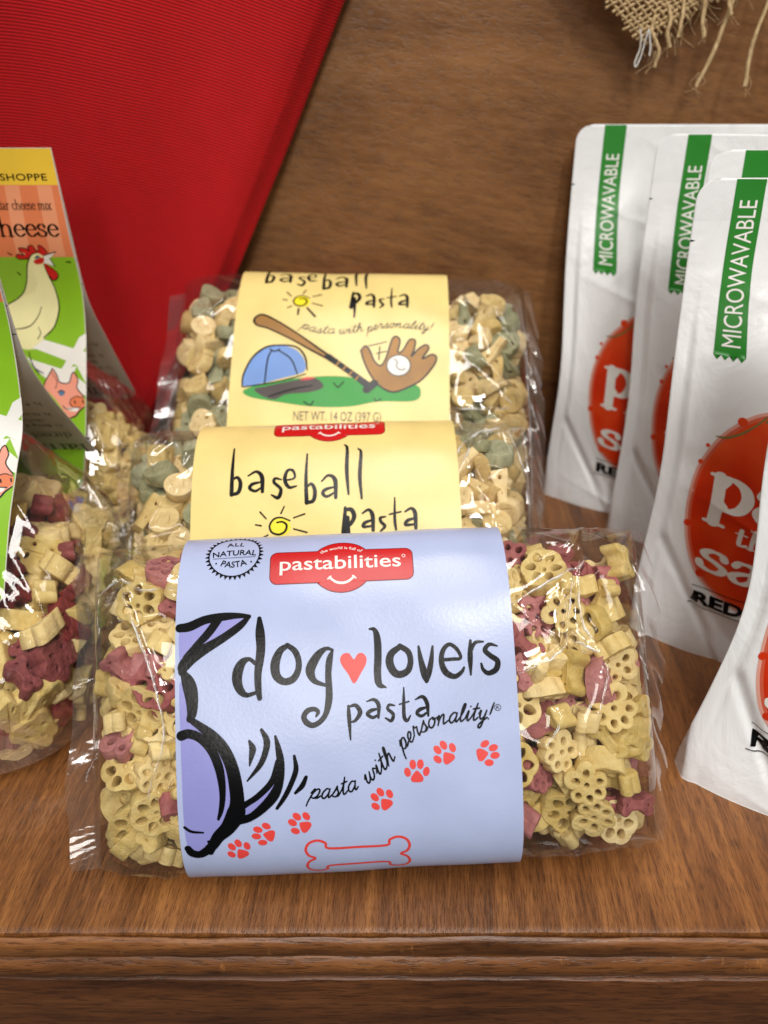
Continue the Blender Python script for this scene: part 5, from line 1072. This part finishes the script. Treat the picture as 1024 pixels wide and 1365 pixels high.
# ================================================================ stand-up pouches
def pouch(p, label, n):
    root = thing('sauce_pouch', label, 'pouch', tuple(p.base))
    nu, nv = 150, 230; rs = np.random.default_rng(n)
    u = np.linspace(0, p.W, nu)[:, None]; v = (np.linspace(0, 1, nv) ** 1.15 * p.H)[None]
    Fr = p.face(u + 0 * v, v + 0 * u, .0002); Bk = p.place(p.flat(u + 0 * v, v + 0 * u, 1, .0002))
    V = np.concatenate([Fr.reshape(-1, 3), Bk.reshape(-1, 3)]); n_ = nu * nv
    F = grid_faces(nu, nv).tolist() + [f[::-1] for f in grid_faces(nu, nv, base=n_).tolist()]
    for j in range(nv - 1):
        F.append([j, j + 1, n_ + j + 1, n_ + j]); i = (nu - 1) * nv; F.append([i + j, i + j + 1, n_ + i + j + 1, n_ + i + j])
    for i in range(nu - 1):
        F.append([i * nv + nv - 1, (i + 1) * nv + nv - 1, n_ + (i + 1) * nv + nv - 1, n_ + i * nv + nv - 1])
        F.append([i * nv, (i + 1) * nv, n_ + (i + 1) * nv, n_ + i * nv])
    uv = np.stack([u + 0 * v, v + 0 * u], -1).reshape(-1, 2)
    body = mesh_obj('pouch_body', V, F, M['pouch'], root, uv=np.concatenate([uv, uv + np.array([.3, 0])]))
    S0 = lambda a, b, o: p.face(a, b, .0002 + o); sh = (.0070, .0030, .0030, .0030, -.0010)[n]
    S = lambda a, b, o: p.face(a + sh, b, .0002 + o)
    st = Print(); x0, x1, y0, y1 = 14.8, 26.6, 141.0, p.H * 1000 - .3
    zz = [(x0 + (x1 - x0) * k / 8, y0 - (2.0 if k % 2 else 0)) for k in range(9)]
    st.poly(zz + [(x1 + .2, y1), (x0 + .2, y1)]); s_ = st.build('green_strip', M['pouch_green'], body, S0, .14, cut_u=2, cut_v=1.5)
    t = Print(); q = Print(); fit_text(q, 'MICROWAVABLE', (0, 0), (56.0, 0), 7.4, .0); t._add([(24.4 - b, 144.5 + a) for a, b, c in q.V], q.F, .01)
    t.build('strip_lettering', M['white_ink'], body, S0, .22, cut_u=2, cut_v=1.5)
    L = [(12.0, 89), (10.6, 74), (12.5, 58), (16, 46), (20.5, 37.5), (28, 31.5), (38, 28), (50, 28), (62, 33), (70, 44), (74, 60), (74, 80), (70, 98), (61, 112), (48, 120), (38, 122.5), (30, 120), (23.5, 114), (17, 104)]
    Print().poly([(43 + (x - 43) * 1.02, 75 + (y - 75) * 1.015) for x, y in L], 4).build('tomato_picture_edge', M['tomato_pale'], body, S, .12, cut_u=2, cut_v=1.5)
    Print().poly([(43 + (x - 43) * .985, 75 + (y - 75) * .99) for x, y in L], 4).build('tomato_picture_rim', M['tomato_mid'], body, S, .15, cut_u=2, cut_v=1.5)
    Print().poly([(43 + (x - 43) * .95, 75 + (y - 75) * .965) for x, y in L], 4).build('tomato_picture', M['tomato'], body, S, .19, cut_u=2, cut_v=1.5)
    for x, y, r in ((24.6, 115.6, 1.7), (12.2, 62, 1.5), (12.6, 93, 1.0), (14.2, 101.5, .8), (20.5, 39, 1.4)): Print().ellipse(x, y, r, r * 1.15, 16).build('water_drop_picture', M['tomato'], body, S, .24)
    Print().stroke(POUCH_STEM[0]).stroke([(32, 118, .8), (40, 121, 1.4), (48, 118, .8)]).build('stem_picture', M['stem'], body, S, .26)
    w = Print()
    pen_text(w, 'pa', [(17.6, 74.6), (46.5, 74.6)], 14.5, 4.0, ROMAN, 0.0, .55); pen_text(w, 'th', [(28.4, 60.5), (41, 60.5)], 5.6, 1.5, ROMAN, 0.0, .5); pen_text(w, 'sa', [(18.6, 42.4), (42.5, 42.4)], 10.2, 2.9, ROMAN, 0.0, .55)
    w.build('name_lettering', M['white_ink'], body, S, .32, cut_u=2)
    k = Print(); fit_text(k, 'RED', (19.8, 24.6), (38.0, 25.6), 5.8, .045); k.stroke([(18.8, 32.6, .35), (28, 33.2, .35), (40, 34.0, .35)]).stroke([(18.8, 22.8, .35), (28, 23.3, .35), (40, 24.0, .35)])
    k.build('flavour_lettering', M['ink'], body, S, .60, cut_u=1, cut_v=1)
    nt = Print(); nt.poly([(-.15, 184.6), (2.2, 185.1), (-.15, 185.6)]).build('tear_notch', M['ink'], body, S0, .10, cut_v=0)
    return root
for k, (p, t) in enumerate(zip(POUCHES, ('white sauce pouch standing closest to the wooden back panel', 'second white sauce pouch out from the wooden back panel', 'white sauce pouch mostly hidden in the middle of the pouch row', 'fourth white sauce pouch out from the panel, its tomato picture showing', 'white sauce pouch standing closest to the front edge of the shelf'))):
    pouch(p, t, k)

# ================================================================ red cloth hanging on the panel
def red_cloth():
    root = thing('red_apron', 'red ribbed cotton cloth hanging in front of the wooden back panel', 'cloth', (-.2, .45, .004))
    nz, nx = 150, 170
    z = np.linspace(.004, .46, nz)[:, None]; f = np.linspace(0, 1, nx)[None]
    xe = np.interp(z, [0, .015, .131, .200, .268, .46], [-.170, -.163, -.0885, -.053, -.0195, .075]); xl = -.46
    def pt(f, off=0.0):
        x = xl + (xe - xl) * f
        d = xe - x
        y = .4440 + .0060 * np.sin(x * 30 + z * 9 + .6) + .0028 * np.sin(x * 71 - z * 22 + 1.0) + .007 * smooth(z, .12, .0) * np.sin(x * 25 + 2) + .010 * np.exp(-(d / .010) ** 2) - .0016 * np.exp(-((d - .010) / .0018) ** 2)
        return np.stack([x, y + off + 0 * x, z + 0 * x], -1), d
    A, d = pt(f); B, _ = pt(f, .0016)
    V = np.concatenate([A.reshape(-1, 3), B.reshape(-1, 3)]); n_ = nz * nx
    F = grid_faces(nz, nx).tolist() + [g[::-1] for g in grid_faces(nz, nx, base=n_).tolist()]
    for i in range(nz - 1):
        for j in (0, nx - 1): F.append([i * nx + j, (i + 1) * nx + j, n_ + (i + 1) * nx + j, n_ + i * nx + j])
    for j in range(nx - 1): F.append([j, j + 1, n_ + j + 1, n_ + j])
    uv = np.stack([A[..., 0], A[..., 2] + .035 * np.sin(A[..., 0] * 9 + .4)], -1).reshape(-1, 2)
    mesh_obj('cloth', V, F, M['red_cloth'], root, uv=np.concatenate([uv, uv]))
    # line of stitches along the hem
    zs = np.arange(.01, .44, .0028); xs = np.interp(zs, z[:, 0], xe[:, 0]) - .0095
    st_v, st_f = [], []
    for zz in zs:
        for e in (0, 1):
            pass
    bm = bmesh.new()
    for zz in zs:
        xx = np.interp(zz, z[:, 0], xe[:, 0]); i = np.abs(z[:, 0] - zz).argmin(); j = np.abs(A[i, :, 0] - (xx - .0092)).argmin(); p = A[i, j]
        m4 = Matrix.Translation(Vector((p[0], p[1] - .0003, zz))) @ Matrix.Rotation(math.radians(27), 4, 'Y') @ Matrix.Diagonal((.00022, .00022, .0009, 1))
        bmesh.ops.create_icosphere(bm, subdivisions=1, radius=1, matrix=m4)
    me = bpy.data.meshes.new('hem_stitching'); bm.to_mesh(me); bm.free(); me.materials.append(M['red_cloth'])
    o = bpy.data.objects.new('hem_stitching', me); link(o, root); o.matrix_parent_inverse = Matrix.Translation(-root.location)
red_cloth()

# ================================================================ burlap corner hanging from above
def tube_arrays(P, r, k=6):
    P = np.asarray(P, float); T = np.gradient(P, axis=0); T /= np.linalg.norm(T, axis=1)[:, None] + 1e-12
    up = np.array([.3, .9, .2]); A = np.cross(T, up); A /= np.linalg.norm(A, axis=1)[:, None]; B = np.cross(T, A)
    a = np.linspace(0, 2 * np.pi, k, endpoint=False); r = np.broadcast_to(np.asarray(r, float), (len(P),))
    V = P[:, None] + r[:, None, None] * (np.cos(a)[None, :, None] * A[:, None] + np.sin(a)[None, :, None] * B[:, None])
    return V.reshape(-1, 3), grid_faces(len(P), k, True)
def burlap():
    root = thing('burlap_cloth', 'frayed corner of coarse tan burlap with a loose white thread', 'cloth', (.15, .452, .25))
    rs = np.random.default_rng(8)
    tip = np.array([.1310, .2510]); e1 = np.array([-.77, .64]); e2 = np.array([.88, .475])     # along its two edges, up from the tip
    pitch = .0027; n1, n2 = 36, 42
    def place(s, t, dy): q = tip + e1 * s + e2 * t; return np.array([q[0], .4535 + .004 * math.sin(q[0] * 40) + dy, q[1]])
    for nm, na, nb, swap in (('warp_thread', n2, n1, False), ('weft_thread', n1, n2, True)):
        for i in range(na):
            P = []; h = (i + .3 + rs.normal() * .12) * pitch
            L = nb * pitch
            start = -.0015 - abs(rs.normal()) * .0015
            for s in np.arange(start, L, pitch / 4):
                ph = s / pitch; dy = .00055 * math.cos(math.pi * (ph - .3)) * (1 if i % 2 else -1) * (1 if swap else -1)
                j = h + .00025 * math.sin(s * 300 + i)
                P.append(place(j, s, dy) if swap else place(s, j, dy))
            if len(P) < 3: continue
            V, F = tube_arrays(P,   .00066 + .00010 * np.sin(np.arange(len(P)) * .7 + i), 6)
            o = mesh_obj(nm, V, F, M['jute'], root)
    def thread(name, pts, r, mat):
        C = catmull(pts, 10); C = C + np.cumsum(rs.normal(size=C.shape) * .00010, axis=0); V, F = tube_arrays(C, r if np.isscalar(r) else np.interp(np.linspace(0, 1, len(C)), np.linspace(0, 1, len(r)), r), 6); mesh_obj(name, V, F, mat, root)
    Y = .449
    def fr(x0, z0, x1, z1, r, k=.003):
        x0, x1 = x0 - .009, x1 - .009
        thread('frayed_thread', [(x0, Y + .002, z0), (x0 * .65 + x1 * .35 + k, Y, z0 * .65 + z1 * .35), (x0 * .3 + x1 * .7 - k, Y - .002, z0 * .3 + z1 * .7), (x1, Y - .003, z1)], r, M['jute'])
        for q in range(3):
            thread('loose_fibre', [(x1, Y - .003, z1 + .006), (x1 + rs.normal() * .002, Y - .004, z1 + .001), (x1 + rs.normal() * .004, Y - .004, z1 - .004)], .00010, M['jute'])
    for x0, z0, x1, z1, r in ((.1445, .262, .1465, .240, .0009), (.1500, .266, .1530, .2475, .0010), (.1660, .275, .1690, .2535, .0011), (.1580, .268, .1575, .2520, .0009), (.1885, .285, .1705, .2305, [.0006, .0009, .0012, .0009]), (.1780, .283, .1800, .2610, .0010), (.1995, .290, .1960, .2300, [.0007, .0009, .0011, .0012]), (.2100, .292, .2120, .2480, .001)):
        fr(x0, z0, x1, z1, r, rs.normal() * .0015)
    for i in range(26):
        x = rs.uniform(.127, .200); zz = .252 + max(0, (x - .131) * .52) + rs.uniform(-.003, .006)
        thread('loose_fibre', [(x, Y + .001, zz), (x + rs.normal() * .004, Y - .002, zz - .005), (x + rs.normal() * .006, Y - .003, zz - rs.uniform(.006, .014))], .00008, M['jute'])
    thread('white_stitch_thread', [(0.112, 0.4515, 0.275), (0.1205, 0.451, 0.264), (0.128, 0.45, 0.2575), (0.1302, 0.448, 0.249), (0.1285, 0.447, 0.242), (0.1295, 0.447, 0.24), (0.1312, 0.4475, 0.247), (0.1322, 0.4485, 0.256), (0.134, 0.448, 0.25), (0.1342, 0.4475, 0.2445)], .00042, M['white_thread'])
burlap()
